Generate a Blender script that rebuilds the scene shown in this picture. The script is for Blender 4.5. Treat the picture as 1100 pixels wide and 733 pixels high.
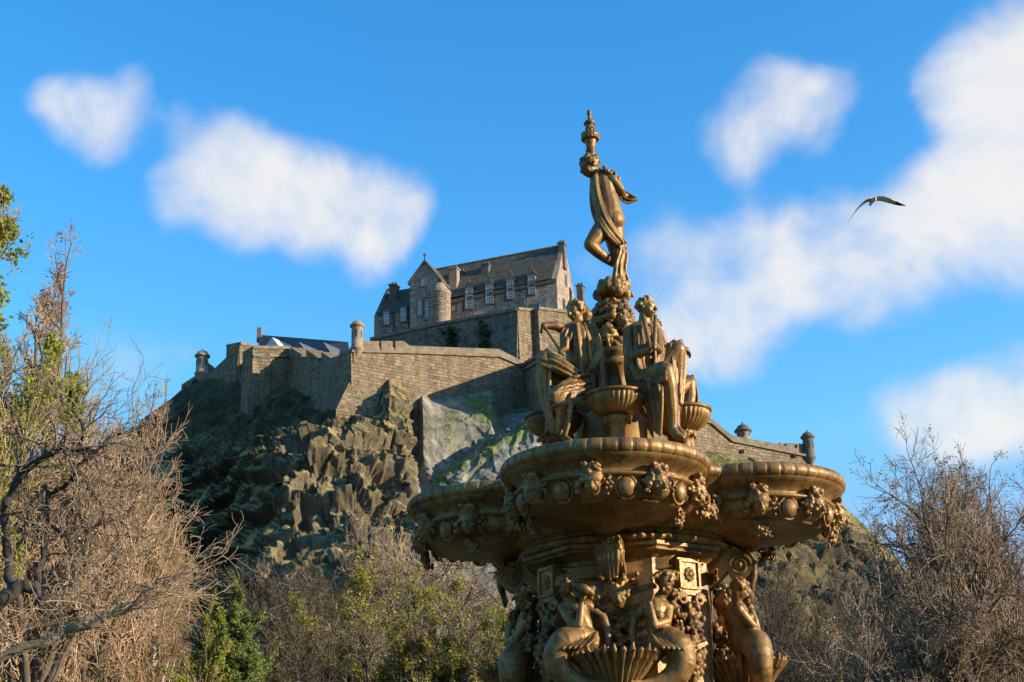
import bpy, bmesh, math, random
import numpy as np
from mathutils import Vector, Matrix

for o in list(bpy.data.objects):
    bpy.data.objects.remove(o)
SC = bpy.context.scene
COL = SC.collection
R = math.radians
PI = math.pi

# ------------------------------------------------------------------ camera
FPX = 1500.0
PITCH, ROLL = R(19.5), R(1.3)
CAM = np.array([0.0, 0.0, 1.6])
cF = np.array([0, math.cos(PITCH), math.sin(PITCH)])
cU = np.array([0, -math.sin(PITCH), math.cos(PITCH)])
cX = np.array([1.0, 0, 0])
cR = math.cos(ROLL) * cX - math.sin(ROLL) * cU
cV = math.cos(ROLL) * cU + math.sin(ROLL) * cX
cam_d = bpy.data.cameras.new('camera')
cam = bpy.data.objects.new('camera', cam_d)
COL.objects.link(cam)
cam_d.sensor_width = 36
cam_d.lens = FPX * 36 / 1100
cam_d.clip_end = 5000
cam.matrix_world = Matrix(((cR[0], cV[0], -cF[0], CAM[0]), (cR[1], cV[1], -cF[1], CAM[1]),
                           (cR[2], cV[2], -cF[2], CAM[2]), (0, 0, 0, 1)))
SC.camera = cam


def P(px, py, d):
    """the point of the place seen at photo pixel px, py at ground distance d"""
    v = cF * FPX + cR * (px - 550) - cV * (py - 366.5)
    return CAM + v * (d / v[1])


def Parr(px, py, d):
    v = cF[None] * FPX + cR[None] * (px - 550)[:, None] - cV[None] * (py - 366.5)[:, None]
    return CAM + v * (d / v[:, 1])[:, None]


# ------------------------------------------------------------------ sun, sky, exposure
SUN_EL, SUN_AZ = R(16), R(75)          # azimuth: to the right of straight behind the camera
S = np.array([math.sin(SUN_AZ) * math.cos(SUN_EL), -math.cos(SUN_AZ) * math.cos(SUN_EL), math.sin(SUN_EL)])
sun_d = bpy.data.lights.new('sun', 'SUN')
sun_d.energy = 5.0
sun_d.angle = R(0.5)
sun_d.color = (1.0, 0.87, 0.68)
sun = bpy.data.objects.new('sun', sun_d)
COL.objects.link(sun)
sun.rotation_euler = Vector(-S).to_track_quat('-Z', 'Y').to_euler()
sun.location = (20, -20, 40)

SKY_STRENGTH = 0.15
CLOUD = 0.57
world = bpy.data.worlds.new('World')
SC.world = world
world.use_nodes = True
wt = world.node_tree
wt.nodes.clear()


def wn(t, **k):
    n = wt.nodes.new(t)
    for a, b in k.items():
        setattr(n, a, b)
    return n


def wmath(op, a, b=None, c=None, clamp=False):
    n = wn('ShaderNodeMath', operation=op, use_clamp=clamp)
    for i, v in enumerate((a, b, c)):
        if v is None:
            continue
        if isinstance(v, (int, float)):
            n.inputs[i].default_value = v
        else:
            wt.links.new(v, n.inputs[i])
    return n.outputs[0]


w_out = wn('ShaderNodeOutputWorld')
sky = wn('ShaderNodeTexSky', sky_type='NISHITA')
sky.sun_disc = False
sky.sun_elevation = SUN_EL
sky.sun_rotation = math.atan2(S[0], S[1])
sky.altitude = 80
sky.air_density = 1.0
sky.dust_density = 0.6
sky.ozone_density = 2.2
hs = wn('ShaderNodeHueSaturation')
hs.inputs['Hue'].default_value = 0.5
hs.inputs['Saturation'].default_value = 1.38
hs.inputs['Value'].default_value = 1.38
wt.links.new(sky.outputs[0], hs.inputs['Color'])
bg_sky = wn('ShaderNodeBackground')
bg_sky.inputs['Strength'].default_value = SKY_STRENGTH
# the low sky keeps the pale blue of the photograph instead of glaring white at the horizon
cap = wn('ShaderNodeMixRGB', blend_type='DARKEN')
cap.inputs[0].default_value = 1
cap.inputs[2].default_value = (1.3, 2.5, 4.15, 1)
wt.links.new(hs.outputs[0], cap.inputs[1])
wt.links.new(cap.outputs[0], bg_sky.inputs['Color'])
tc = wn('ShaderNodeTexCoord')
nz = wn('ShaderNodeTexNoise')
nz.inputs['Scale'].default_value = 9.0
nz.inputs['Detail'].default_value = 7
nz.inputs['Roughness'].default_value = 0.52
nz.inputs['Distortion'].default_value = 0.35
wt.links.new(tc.outputs['Generated'], nz.inputs['Vector'])
nzw = wn('ShaderNodeTexNoise')
nzw.inputs['Scale'].default_value = 7.0
nzw.inputs['Detail'].default_value = 4
wt.links.new(tc.outputs['Generated'], nzw.inputs['Vector'])
# each cloud: puffs (photo x, photo y, angular radius in px, density)
PUFFS = [(50, 112, 38, .5), (85, 122, 46, .62), (110, 138, 40, .6), (143, 103, 32, .55), (150, 132, 32, .4), (190, 128, 30, .36), (98, 156, 26, .36),
         (185, 205, 52, .75), (232, 170, 60, .98), (285, 190, 62, 1.0), (340, 205, 64, 1.0), (395, 225, 66, 1.0),
         (432, 228, 52, .95), (400, 270, 50, .55), (250, 225, 45, .55),
         (775, 140, 50, .5), (820, 105, 52, .74), (850, 90, 40, .7), (865, 120, 50, .62), (900, 90, 38, .35), (800, 160, 45, .4),
         (1085, 60, 85, .9), (1065, 130, 62, .75), (1110, 170, 80, .85), (1020, 95, 45, .35),
         (760, 290, 75, .72), (830, 265, 75, .78), (900, 285, 85, .92), (965, 250, 70, .85), (1030, 215, 70, .85),
         (1090, 240, 75, .8), (940, 310, 60, .55), (760, 350, 62, .78), (810, 385, 50, .55), (720, 320, 70, .55), (700, 275, 50, .4), (1000, 275, 80, .7), (870, 240, 60, .5), (1060, 290, 60, .45), (840, 330, 60, .4), (690, 360, 40, .3),
         (985, 445, 60, .6), (1045, 440, 62, .8), (1100, 425, 75, .95), (900, 470, 40, .3), (1085, 290, 45, .3),
         (150, 390, 80, .42), (90, 400, 80, .3), (640, 300, 40, .35), (700, 215, 40, .25), (550, 155, 40, .12), (100, 50, 30, .1),
         (1200, 120, 90, .8)]
acc = None
shade = None
# warp the lookup direction a little so puffs get cauliflower edges
sub = wn('ShaderNodeVectorMath', operation='SUBTRACT')
wt.links.new(nzw.outputs['Color'], sub.inputs[0])
sub.inputs[1].default_value = (.5, .5, .5)
scl = wn('ShaderNodeVectorMath', operation='SCALE')
wt.links.new(sub.outputs[0], scl.inputs[0])
scl.inputs['Scale'].default_value = 0.06
addv = wn('ShaderNodeVectorMath', operation='ADD')
wt.links.new(tc.outputs['Generated'], addv.inputs[0])
wt.links.new(scl.outputs[0], addv.inputs[1])
for (x, y, r, dn) in PUFFS:
    c = cF * FPX + cR * (x - 550) - cV * (y - 366.5)
    ln = np.linalg.norm(c)
    c = c / ln
    dist = wn('ShaderNodeVectorMath', operation='DISTANCE')
    wt.links.new(addv.outputs[0], dist.inputs[0])
    dist.inputs[1].default_value = tuple(c)
    mr = wn('ShaderNodeMapRange', interpolation_type='SMOOTHERSTEP')
    mr.inputs['From Min'].default_value = r / ln * 1.5
    mr.inputs['From Max'].default_value = 0.0
    mr.inputs['To Min'].default_value = 0
    mr.inputs['To Max'].default_value = dn * 1.05
    wt.links.new(dist.outputs['Value'], mr.inputs['Value'])
    # smooth union: 1-(1-a)(1-b)
    v = mr.outputs[0]
    if acc is None:
        acc = v
    else:
        acc = wmath('SUBTRACT', wmath('ADD', acc, v), wmath('MULTIPLY', acc, v))
nz2 = wn('ShaderNodeTexNoise')
nz2.inputs['Scale'].default_value = 34.0
nz2.inputs['Detail'].default_value = 6
nz2.inputs['Roughness'].default_value = 0.5
nz2.inputs['Distortion'].default_value = 0.4
wt.links.new(addv.outputs[0], nz2.inputs['Vector'])
n_c = wmath('ADD', wmath('MULTIPLY', wmath('SUBTRACT', nz.outputs['Fac'], 0.5), 2.1), wmath('MULTIPLY', wmath('SUBTRACT', nz2.outputs['Fac'], 0.5), 0.7))
dens = wmath('SUBTRACT', wmath('ADD', wmath('MULTIPLY', acc, 1.5), n_c), 0.32)
dens = wmath('MULTIPLY', dens, wmath('MINIMUM', wmath('MULTIPLY', acc, 3.0), 1.0))
mrd = wn('ShaderNodeMapRange', interpolation_type='SMOOTHSTEP')
mrd.inputs['From Min'].default_value = 0.02
mrd.inputs['From Max'].default_value = 1.42
wt.links.new(dens, mrd.inputs['Value'])
bg_c = wn('ShaderNodeBackground')
bg_c.inputs['Strength'].default_value = CLOUD
ramp = wn('ShaderNodeMixRGB')
ramp.inputs[1].default_value = (0.66, 0.72, 0.86, 1)
ramp.inputs[2].default_value = (1.0, 0.97, 0.93, 1)
wt.links.new(wmath('ADD', wmath('MULTIPLY', mrd.outputs[0], .95), wmath('MULTIPLY', wmath('SUBTRACT', nz.outputs['Fac'], .5), .8), clamp=True), ramp.inputs[0])
wt.links.new(ramp.outputs[0], bg_c.inputs['Color'])
mixw = wn('ShaderNodeMixShader')
cov = wmath('MULTIPLY', mrd.outputs[0], 0.9)
wt.links.new(cov, mixw.inputs[0])
wt.links.new(bg_sky.outputs[0], mixw.inputs[1])
wt.links.new(bg_c.outputs[0], mixw.inputs[2])
wt.links.new(mixw.outputs[0], w_out.inputs[0])

SC.view_settings.view_transform = 'Standard'
SC.view_settings.look = 'None'
SC.view_settings.exposure = 0.74
SC.view_settings.gamma = 1.0
SC.view_settings.use_curve_mapping = False
try:
    SC.cycles.max_bounces = 6
    SC.cycles.diffuse_bounces = 2
    SC.cycles.use_denoising = True
except Exception:
    pass


# ------------------------------------------------------------------ numpy noise
def _h(ix, iy, iz, seed):
    h = (ix.astype(np.int64) * 374761393 + iy.astype(np.int64) * 668265263 + iz.astype(np.int64) * 2147483647 + seed * 974711) & 0xffffffff
    h = ((h ^ (h >> 13)) * 1274126177) & 0xffffffff
    h = ((h ^ (h >> 16)) * 2246822519) & 0xffffffff
    return ((h ^ (h >> 15)) & 0xffff) / 65535.0


def vnoise(p, seed=0):
    i = np.floor(p).astype(np.int64)
    f = p - i
    f = f * f * f * (f * (f * 6 - 15) + 10)
    r = 0
    for dx in (0, 1):
        for dy in (0, 1):
            for dz in (0, 1):
                w = (f[:, 0] if dx else 1 - f[:, 0]) * (f[:, 1] if dy else 1 - f[:, 1]) * (f[:, 2] if dz else 1 - f[:, 2])
                r = r + w * _h(i[:, 0] + dx, i[:, 1] + dy, i[:, 2] + dz, seed)
    return r * 2 - 1


def fbm(p, oct=4, seed=0, gain=.5):
    a, s, r = 1.0, 0.0, 0
    for k in range(oct):
        r = r + a * vnoise(p * 2 ** k + 17.3 * k, seed + k)
        s += a
        a *= gain
    return r / s


# ------------------------------------------------------------------ materials
def mat(name):
    m = bpy.data.materials.new(name)
    m.use_nodes = True
    nt = m.node_tree
    b = nt.nodes['Principled BSDF']
    return m, nt, b


def N(nt, t, **k):
    n = nt.nodes.new(t)
    for a, v in k.items():
        if a in n.inputs.keys() if False else False:
            pass
        setattr(n, a, v)
    return n


def noise_node(nt, scale, detail=4, rough=.55, coord='Object', vec=None, dist=0):
    n = nt.nodes.new('ShaderNodeTexNoise')
    n.inputs['Scale'].default_value = scale
    n.inputs['Detail'].default_value = detail
    n.inputs['Roughness'].default_value = rough
    n.inputs['Distortion'].default_value = dist
    if vec is None:
        t = nt.nodes.new('ShaderNodeTexCoord')
        vec = t.outputs[coord]
    nt.links.new(vec, n.inputs['Vector'])
    return n


def ramp_node(nt, fac, stops):
    r = nt.nodes.new('ShaderNodeValToRGB')
    el = r.color_ramp.elements
    while len(el) < len(stops):
        el.new(.5)
    for e, (p, c) in zip(el, stops):
        e.position = p
        e.color = (*c, 1)
    nt.links.new(fac, r.inputs[0])
    return r


def bump(nt, b, h, strength=.4, dist=.02):
    n = nt.nodes.new('ShaderNodeBump')
    n.inputs['Strength'].default_value = strength
    n.inputs['Distance'].default_value = dist
    nt.links.new(h, n.inputs['Height'])
    nt.links.new(n.outputs[0], b.inputs['Normal'])


def mix(nt, fac, a, b, mode='MIX'):
    n = nt.nodes.new('ShaderNodeMixRGB')
    n.blend_type = mode
    for i, v in enumerate((fac, a, b)):
        if isinstance(v, (int, float)):
            n.inputs[i].default_value = v
        elif isinstance(v, tuple):
            n.inputs[i].default_value = (*v, 1)
        else:
            nt.links.new(v, n.inputs[i])
    return n.outputs[0]


def noisy(name, stops, scale, rough=.8, metallic=0, bumps=0, bscale=None, detail=5, spec=.5, coord='Object'):
    m, nt, b = mat(name)
    n = noise_node(nt, scale, detail, coord=coord)
    r = ramp_node(nt, n.outputs['Fac'], stops)
    nt.links.new(r.outputs[0], b.inputs['Base Color'])
    b.inputs['Roughness'].default_value = rough
    b.inputs['Metallic'].default_value = metallic
    b.inputs['Specular IOR Level'].default_value = spec
    if bumps:
        n2 = noise_node(nt, bscale or scale * 4, 6, coord=coord)
        bump(nt, b, n2.outputs['Fac'], bumps, .02)
    return m


def m_bronze_():
    m, nt, b = mat('gilded_bronze')
    n1 = noise_node(nt, 3.0, 6, .6)
    n2 = noise_node(nt, 26.0, 6, .7)
    c = ramp_node(nt, n1.outputs['Fac'], [(.26, (.07, .031, .007)), (.46, (.225, .118, .031)), (.74, (.43, .258, .09))])
    d = ramp_node(nt, n2.outputs['Fac'], [(.36, (.55, .5, .45)), (.52, (1, 1, 1))])
    col = mix(nt, .75, c.outputs[0], d.outputs[0], 'MULTIPLY')
    mp = nt.nodes.new('ShaderNodeMapping')
    mp.inputs['Scale'].default_value = (16, 16, 1.6)
    tco = nt.nodes.new('ShaderNodeTexCoord')
    nt.links.new(tco.outputs['Object'], mp.inputs[0])
    n4 = noise_node(nt, 1.0, 5, .65, vec=mp.outputs[0])
    st = ramp_node(nt, n4.outputs['Fac'], [(.34, (.42, .38, .34)), (.5, (1, 1, 1)), (.68, (1.18, 1.15, 1.1))])
    col = mix(nt, .8, col, st.outputs[0], 'MULTIPLY')
    nt.links.new(col, b.inputs['Base Color'])
    b.inputs['Metallic'].default_value = 0.3
    rr = ramp_node(nt, n2.outputs['Fac'], [(.3, (.62, .62, .62)), (.7, (.38, .38, .38))])
    nt.links.new(rr.outputs[0], b.inputs['Roughness'])
    n3 = noise_node(nt, 70, 4, .6)
    bump(nt, b, n3.outputs['Fac'], .22, .012)
    return m


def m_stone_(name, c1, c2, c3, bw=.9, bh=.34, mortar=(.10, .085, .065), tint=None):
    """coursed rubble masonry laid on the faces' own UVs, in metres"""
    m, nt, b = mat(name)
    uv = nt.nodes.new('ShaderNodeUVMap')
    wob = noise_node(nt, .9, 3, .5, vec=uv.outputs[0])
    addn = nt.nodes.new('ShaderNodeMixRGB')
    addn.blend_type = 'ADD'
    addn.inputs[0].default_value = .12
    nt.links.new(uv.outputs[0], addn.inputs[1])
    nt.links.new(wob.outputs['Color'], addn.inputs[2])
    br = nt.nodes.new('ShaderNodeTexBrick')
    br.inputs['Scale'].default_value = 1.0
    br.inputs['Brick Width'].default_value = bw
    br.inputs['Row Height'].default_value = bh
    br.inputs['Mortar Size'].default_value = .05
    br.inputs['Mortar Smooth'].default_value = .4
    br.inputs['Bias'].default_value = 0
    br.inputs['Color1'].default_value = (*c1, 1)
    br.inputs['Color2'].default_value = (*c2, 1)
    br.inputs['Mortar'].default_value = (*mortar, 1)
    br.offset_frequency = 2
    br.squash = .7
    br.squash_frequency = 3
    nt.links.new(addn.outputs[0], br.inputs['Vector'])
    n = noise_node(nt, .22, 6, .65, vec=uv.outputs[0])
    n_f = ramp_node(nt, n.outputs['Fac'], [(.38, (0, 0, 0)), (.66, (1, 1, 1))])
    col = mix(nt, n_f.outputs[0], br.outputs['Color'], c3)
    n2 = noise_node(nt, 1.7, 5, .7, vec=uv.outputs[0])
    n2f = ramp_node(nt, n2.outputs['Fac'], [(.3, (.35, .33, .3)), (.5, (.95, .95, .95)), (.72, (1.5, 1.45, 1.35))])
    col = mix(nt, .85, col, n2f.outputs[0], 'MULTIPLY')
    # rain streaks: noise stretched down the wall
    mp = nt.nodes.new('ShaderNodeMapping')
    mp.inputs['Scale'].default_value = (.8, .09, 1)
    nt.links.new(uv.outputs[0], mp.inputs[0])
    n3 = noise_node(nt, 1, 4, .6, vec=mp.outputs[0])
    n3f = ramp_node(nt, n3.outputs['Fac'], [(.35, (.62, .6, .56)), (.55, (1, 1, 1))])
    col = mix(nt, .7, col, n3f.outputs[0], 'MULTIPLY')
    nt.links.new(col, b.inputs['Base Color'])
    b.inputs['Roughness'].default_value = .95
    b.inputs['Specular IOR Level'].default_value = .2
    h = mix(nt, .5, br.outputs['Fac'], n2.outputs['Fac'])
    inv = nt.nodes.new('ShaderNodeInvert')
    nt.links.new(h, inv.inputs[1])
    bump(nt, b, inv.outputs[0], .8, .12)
    return m


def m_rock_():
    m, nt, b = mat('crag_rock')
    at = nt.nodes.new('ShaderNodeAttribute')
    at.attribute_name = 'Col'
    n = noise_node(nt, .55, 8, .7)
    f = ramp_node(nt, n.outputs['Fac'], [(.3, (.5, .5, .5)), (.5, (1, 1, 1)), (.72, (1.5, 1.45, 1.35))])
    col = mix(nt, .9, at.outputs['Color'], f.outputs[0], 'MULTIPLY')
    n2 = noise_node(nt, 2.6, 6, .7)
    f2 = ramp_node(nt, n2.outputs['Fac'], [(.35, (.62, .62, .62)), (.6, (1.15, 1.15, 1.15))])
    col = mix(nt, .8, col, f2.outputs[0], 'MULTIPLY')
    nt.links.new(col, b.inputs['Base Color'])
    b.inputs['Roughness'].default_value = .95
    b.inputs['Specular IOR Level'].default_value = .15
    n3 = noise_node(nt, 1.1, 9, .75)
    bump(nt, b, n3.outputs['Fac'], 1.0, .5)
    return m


M = {}
M['bronze'] = m_bronze_()
M['stone'] = m_stone_('bastion_masonry', (.34, .25, .15), (.15, .11, .068), (.25, .19, .118), 1.25, .44)
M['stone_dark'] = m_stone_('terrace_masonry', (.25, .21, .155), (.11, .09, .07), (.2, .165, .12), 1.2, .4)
M['stone_pink'] = m_stone_('building_masonry', (.48, .37, .29), (.26, .19, .145), (.43, .33, .255), 1.15, .42)
M['coping'] = noisy('coping_stone', [(.3, (.12, .092, .06)), (.7, (.26, .205, .14))], 1.2, .95, bumps=.4)
M['ashlar'] = noisy('weathered_ashlar', [(.3, (.2, .15, .1)), (.7, (.36, .28, .19))], .9, .95, bumps=.4)
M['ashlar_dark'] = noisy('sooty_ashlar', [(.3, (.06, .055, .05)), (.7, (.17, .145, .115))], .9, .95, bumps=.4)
M['slate'] = noisy('slate_tiles', [(.3, (.05, .042, .028)), (.7, (.125, .102, .062))], 1.4, .75, bumps=.4)
M['slate_blue'] = noisy('blue_slate', [(.3, (.055, .053, .05)), (.7, (.115, .11, .10))], 1.2, .85, bumps=.3)
M['lead'] = noisy('lead_sheet', [(.3, (.06, .07, .085)), (.7, (.115, .13, .155))], 2, .8)
M['render_white'] = noisy('white_render', [(.3, (.42, .42, .41)), (.7, (.55, .55, .53))], 2, .8)
M['frame'] = noisy('white_window_paint', [(.3, (.62, .63, .63)), (.7, (.8, .8, .79))], 3, .5)
gm, gnt, gb = mat('window_glass')
gn = noise_node(gnt, 2.0, 2)
gr = ramp_node(gnt, gn.outputs['Fac'], [(.3, (.02, .026, .035)), (.7, (.07, .085, .11))])
gnt.links.new(gr.outputs[0], gb.inputs['Base Color'])
gb.inputs['Roughness'].default_value = .08
M['glass'] = gm
M['rock'] = m_rock_()
M['dark_iron'] = noisy('black_iron', [(.3, (.02, .02, .02)), (.7, (.05, .048, .045))], 8, .5)
M['soil'] = noisy('lawn_grass', [(.3, (.035, .055, .015)), (.7, (.08, .1, .03))], 3, .95)
M['water'] = noisy('dark_water', [(.3, (.012, .016, .014)), (.7, (.03, .036, .03))], 3, .08)
M['paving'] = noisy('paving_stone', [(.3, (.035, .033, .03)), (.7, (.07, .065, .058))], 2, .9, bumps=.3)


def m_leaf_(name, a, bcol, trans=.25):
    m, nt, b = mat(name)
    oi = nt.nodes.new('ShaderNodeNewGeometry')
    r = ramp_node(nt, oi.outputs['Random Per Island'], [(0, a), (1, bcol)])
    nt.links.new(r.outputs[0], b.inputs['Base Color'])
    b.inputs['Roughness'].default_value = .6
    b.inputs['Specular IOR Level'].default_value = .25
    tr = nt.nodes.new('ShaderNodeBsdfTranslucent')
    nt.links.new(r.outputs[0], tr.inputs[0])
    mx = nt.nodes.new('ShaderNodeMixShader')
    mx.inputs[0].default_value = trans
    nt.links.new(b.outputs[0], mx.inputs[1])
    nt.links.new(tr.outputs[0], mx.inputs[2])
    nt.links.new(mx.outputs[0], nt.nodes['Material Output'].inputs[0])
    return m


def m_twig_(name, a, bcol):
    m, nt, b = mat(name)
    oi = nt.nodes.new('ShaderNodeNewGeometry')
    r = ramp_node(nt, oi.outputs['Random Per Island'], [(0, a), (1, bcol)])
    nt.links.new(r.outputs[0], b.inputs['Base Color'])
    b.inputs['Roughness'].default_value = .85
    b.inputs['Specular IOR Level'].default_value = .2
    return m


M['bark'] = noisy('grey_brown_bark', [(.3, (.055, .04, .028)), (.7, (.17, .125, .085))], 6, .95, bumps=.5)
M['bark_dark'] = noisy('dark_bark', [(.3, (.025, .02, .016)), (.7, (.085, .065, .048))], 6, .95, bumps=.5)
M['bark_pale'] = noisy('pale_lichen_bark', [(.3, (.13, .105, .06)), (.7, (.27, .23, .135))], 5, .95, bumps=.5)
M['bark_birch'] = noisy('birch_bark', [(.36, (.1, .08, .065)), (.46, (.5, .44, .36)), (.7, (.62, .57, .49))], 3.5, .8)
M['twig_russet'] = m_twig_('russet_twigs', (.29, .185, .105), (.58, .40, .24))
M['twig_gold'] = m_twig_('golden_twigs', (.24, .165, .065), (.44, .33, .14))
M['twig_brown'] = m_twig_('brown_twigs', (.14, .10, .068), (.34, .25, .165))
M['twig_tan'] = m_twig_('tan_twigs', (.17, .115, .07), (.40, .29, .185))
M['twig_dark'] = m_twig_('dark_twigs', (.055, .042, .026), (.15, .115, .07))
M['bud_tan'] = m_leaf_('tan_buds', (.22, .14, .08), (.36, .25, .15))
M['bud_red'] = m_leaf_('reddish_buds', (.2, .09, .05), (.32, .17, .1))
M['leaf_lime'] = m_leaf_('lime_leaves', (.17, .2, .02), (.38, .38, .05), .4)
M['leaf_olive'] = m_leaf_('olive_leaves', (.19, .18, .03), (.50, .43, .065), .4)
M['leaf_conifer'] = m_leaf_('conifer_needles', (.10, .135, .03), (.26, .285, .07), .1)
M['leaf_ivy'] = m_leaf_('ivy_leaves', (.035, .05, .02), (.085, .10, .04), .1)
M['feather_grey'] = noisy('grey_feathers', [(.3, (.6, .55, .48)), (.7, (.75, .7, .62))], 6, .8)
M['feather_white'] = noisy('white_feathers', [(.3, (.6, .58, .54)), (.7, (.8, .79, .76))], 6, .8)
M['feather_black'] = noisy('black_feathers', [(.3, (.02, .02, .02)), (.7, (.05, .05, .05))], 6, .8)


# ------------------------------------------------------------------ object helpers
def thing(name, label, cat, loc=(0, 0, 0), group=None):
    o = bpy.data.objects.new(name, None)
    COL.objects.link(o)
    o.empty_display_size = .2
    o.location = loc
    o['label'] = label
    o['category'] = cat
    o['kind'] = 'thing'
    if group:
        o['group'] = group
    return o


def origin_of(parent):
    """world position of the thing a part belongs to"""
    o = np.zeros(3)
    while parent is not None:
        o = o + np.array(parent.location)
        parent = parent.parent
    return o


def link(name, me, m, parent=None, smooth=False):
    o = bpy.data.objects.new(name, me)
    COL.objects.link(o)
    if m is not None:
        me.materials.clear()
        me.materials.append(m)
    if parent is not None:
        o.parent = parent
    if smooth:
        me.polygons.foreach_set('use_smooth', [True] * len(me.polygons))
    return o


def npmesh(name, V, F):
    """mesh from arrays; F is a list of (n,k) int arrays"""
    me = bpy.data.meshes.new(name)
    F = [np.asarray(f, dtype=np.int32) for f in F if len(f)]
    V = np.asarray(V, dtype=np.float32)
    me.vertices.add(len(V))
    me.vertices.foreach_set('co', V.ravel())
    nl = sum(f.size for f in F)
    nf = sum(len(f) for f in F)
    me.loops.add(nl)
    me.polygons.add(nf)
    me.loops.foreach_set('vertex_index', np.concatenate([f.ravel() for f in F]))
    st = np.concatenate([np.full(len(f), f.shape[1], dtype=np.int32) for f in F])
    starts = np.concatenate([[0], np.cumsum(st)[:-1]]).astype(np.int32)
    me.polygons.foreach_set('loop_start', starts)
    try:
        me.polygons.foreach_set('loop_total', st)
    except Exception:
        pass
    me.update(calc_edges=True)
    return me


class MB:
    """collects shapes in world coordinates and links them as one mesh"""

    def __init__(self):
        self.v, self.f = [], []

    def add(self, vs, fs):
        b = len(self.v)
        self.v += [tuple(map(float, x)) for x in vs]
        self.f += [tuple(i + b for i in q) for q in fs]

    def box(self, a, b):
        x0, y0, z0 = a
        x1, y1, z1 = b
        self.add([(x0, y0, z0), (x1, y0, z0), (x1, y1, z0), (x0, y1, z0), (x0, y0, z1), (x1, y0, z1), (x1, y1, z1), (x0, y1, z1)],
                 [(3, 2, 1, 0), (4, 5, 6, 7), (0, 1, 5, 4), (1, 2, 6, 5), (2, 3, 7, 6), (3, 0, 4, 7)])

    def hexa(self, bot, top):
        """prism between two rings of the same length (counter-clockwise from above)"""
        n = len(bot)
        self.add(list(bot) + list(top),
                 [tuple(range(n - 1, -1, -1)), tuple(range(n, 2 * n))] + [(i, (i + 1) % n, n + (i + 1) % n, n + i) for i in range(n)])

    def obox(self, c, ux, uy, uz):
        """oriented box from centre and three half-axis vectors"""
        c, ux, uy, uz = map(np.array, (c, ux, uy, uz))
        bot = [c - ux - uy - uz, c + ux - uy - uz, c + ux + uy - uz, c - ux + uy - uz]
        self.hexa(bot, [p + 2 * uz for p in bot])

    def lathe(self, prof, seg, c=(0, 0, 0), mod=None, a0=0, a1=2 * PI):
        full = abs(a1 - a0 - 2 * PI) < 1e-6
        n = seg if full else seg + 1
        vs, fs = [], []
        for j, (r, z) in enumerate(prof):
            for i in range(n):
                a = a0 + (a1 - a0) * i / seg
                k = mod(a, j) if mod else 1
                vs.append((c[0] + r * k * math.cos(a), c[1] + r * k * math.sin(a), c[2] + z))
        for j in range(len(prof) - 1):
            for i in range(seg):
                i2 = (i + 1) % n
                fs.append((j * n + i, (j + 1) * n + i, (j + 1) * n + i2, j * n + i2))
        self.add(vs, fs)

    def ball(self, c, r, seg=10, rings=6, ax=None):
        """ellipsoid; r a number or three, ax optional 3x3 rows"""
        r = (r, r, r) if isinstance(r, (int, float)) else r
        A = np.eye(3) if ax is None else np.array(ax)
        c = np.array(c)
        vs = [c + A[2] * r[2]]
        for j in range(1, rings):
            t = PI * j / rings
            for i in range(seg):
                a = 2 * PI * i / seg
                vs.append(c + A[0] * r[0] * math.sin(t) * math.cos(a) + A[1] * r[1] * math.sin(t) * math.sin(a) + A[2] * r[2] * math.cos(t))
        vs.append(c - A[2] * r[2])
        L = len(vs) - 1
        fs = [(0, 1 + i, 1 + (i + 1) % seg) for i in range(seg)]
        for j in range(rings - 2):
            for i in range(seg):
                a, b = 1 + j * seg + i, 1 + j * seg + (i + 1) % seg
                fs.append((a, a + seg, b + seg, b))
        k = 1 + (rings - 2) * seg
        fs += [(k + (i + 1) % seg, k + i, L) for i in range(seg)]
        self.add(vs, fs)

    def cap(self, a, b, ra, rb, seg=10):
        """tapered capsule"""
        a, b = np.array(a, float), np.array(b, float)
        d = b - a
        L = np.linalg.norm(d)
        if L < 1e-6:
            return self.ball(a, ra)
        z = d / L
        x = np.cross(z, (0, 0, 1) if abs(z[2]) < .9 else (1, 0, 0))
        x /= np.linalg.norm(x)
        y = np.cross(z, x)
        rings = []
        for t in (70, 35, 0):
            rings.append((a - z * ra * math.sin(R(t)), ra * math.cos(R(t))))
        for t in (0, 35, 70):
            rings.append((b + z * rb * math.sin(R(t)), rb * math.cos(R(t))))
        vs = [a - z * ra]
        for c, r in rings:
            for i in range(seg):
                q = 2 * PI * i / seg
                vs.append(c + (x * math.cos(q) + y * math.sin(q)) * r)
        vs.append(b + z * rb)
        n = len(vs) - 1
        fs = [(0, 1 + (i + 1) % seg, 1 + i) for i in range(seg)]
        for j in range(len(rings) - 1):
            for i in range(seg):
                p, q = 1 + j * seg + i, 1 + j * seg + (i + 1) % seg
                fs.append((p, q, q + seg, p + seg))
        k = 1 + (len(rings) - 1) * seg
        fs += [(k + i, k + (i + 1) % seg, n) for i in range(seg)]
        self.add(vs, fs)

    def chain(self, pts, seg=10):
        """capsules through ((x,y,z), r) points"""
        for (a, ra), (b, rb) in zip(pts[:-1], pts[1:]):
            self.cap(a, b, ra, rb, seg)

    def mesh(self, name, parent=None, uv=False):
        o = origin_of(parent)
        me = bpy.data.meshes.new(name)
        me.from_pydata([(x - o[0], y - o[1], z - o[2]) for x, y, z in self.v], [], self.f)
        me.update()
        if uv:
            auto_uv(me)
        return me

    def build(self, name, m, parent=None, smooth=False, uv=False):
        return link(name, self.mesh(name, parent, uv), m, parent, smooth)

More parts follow.
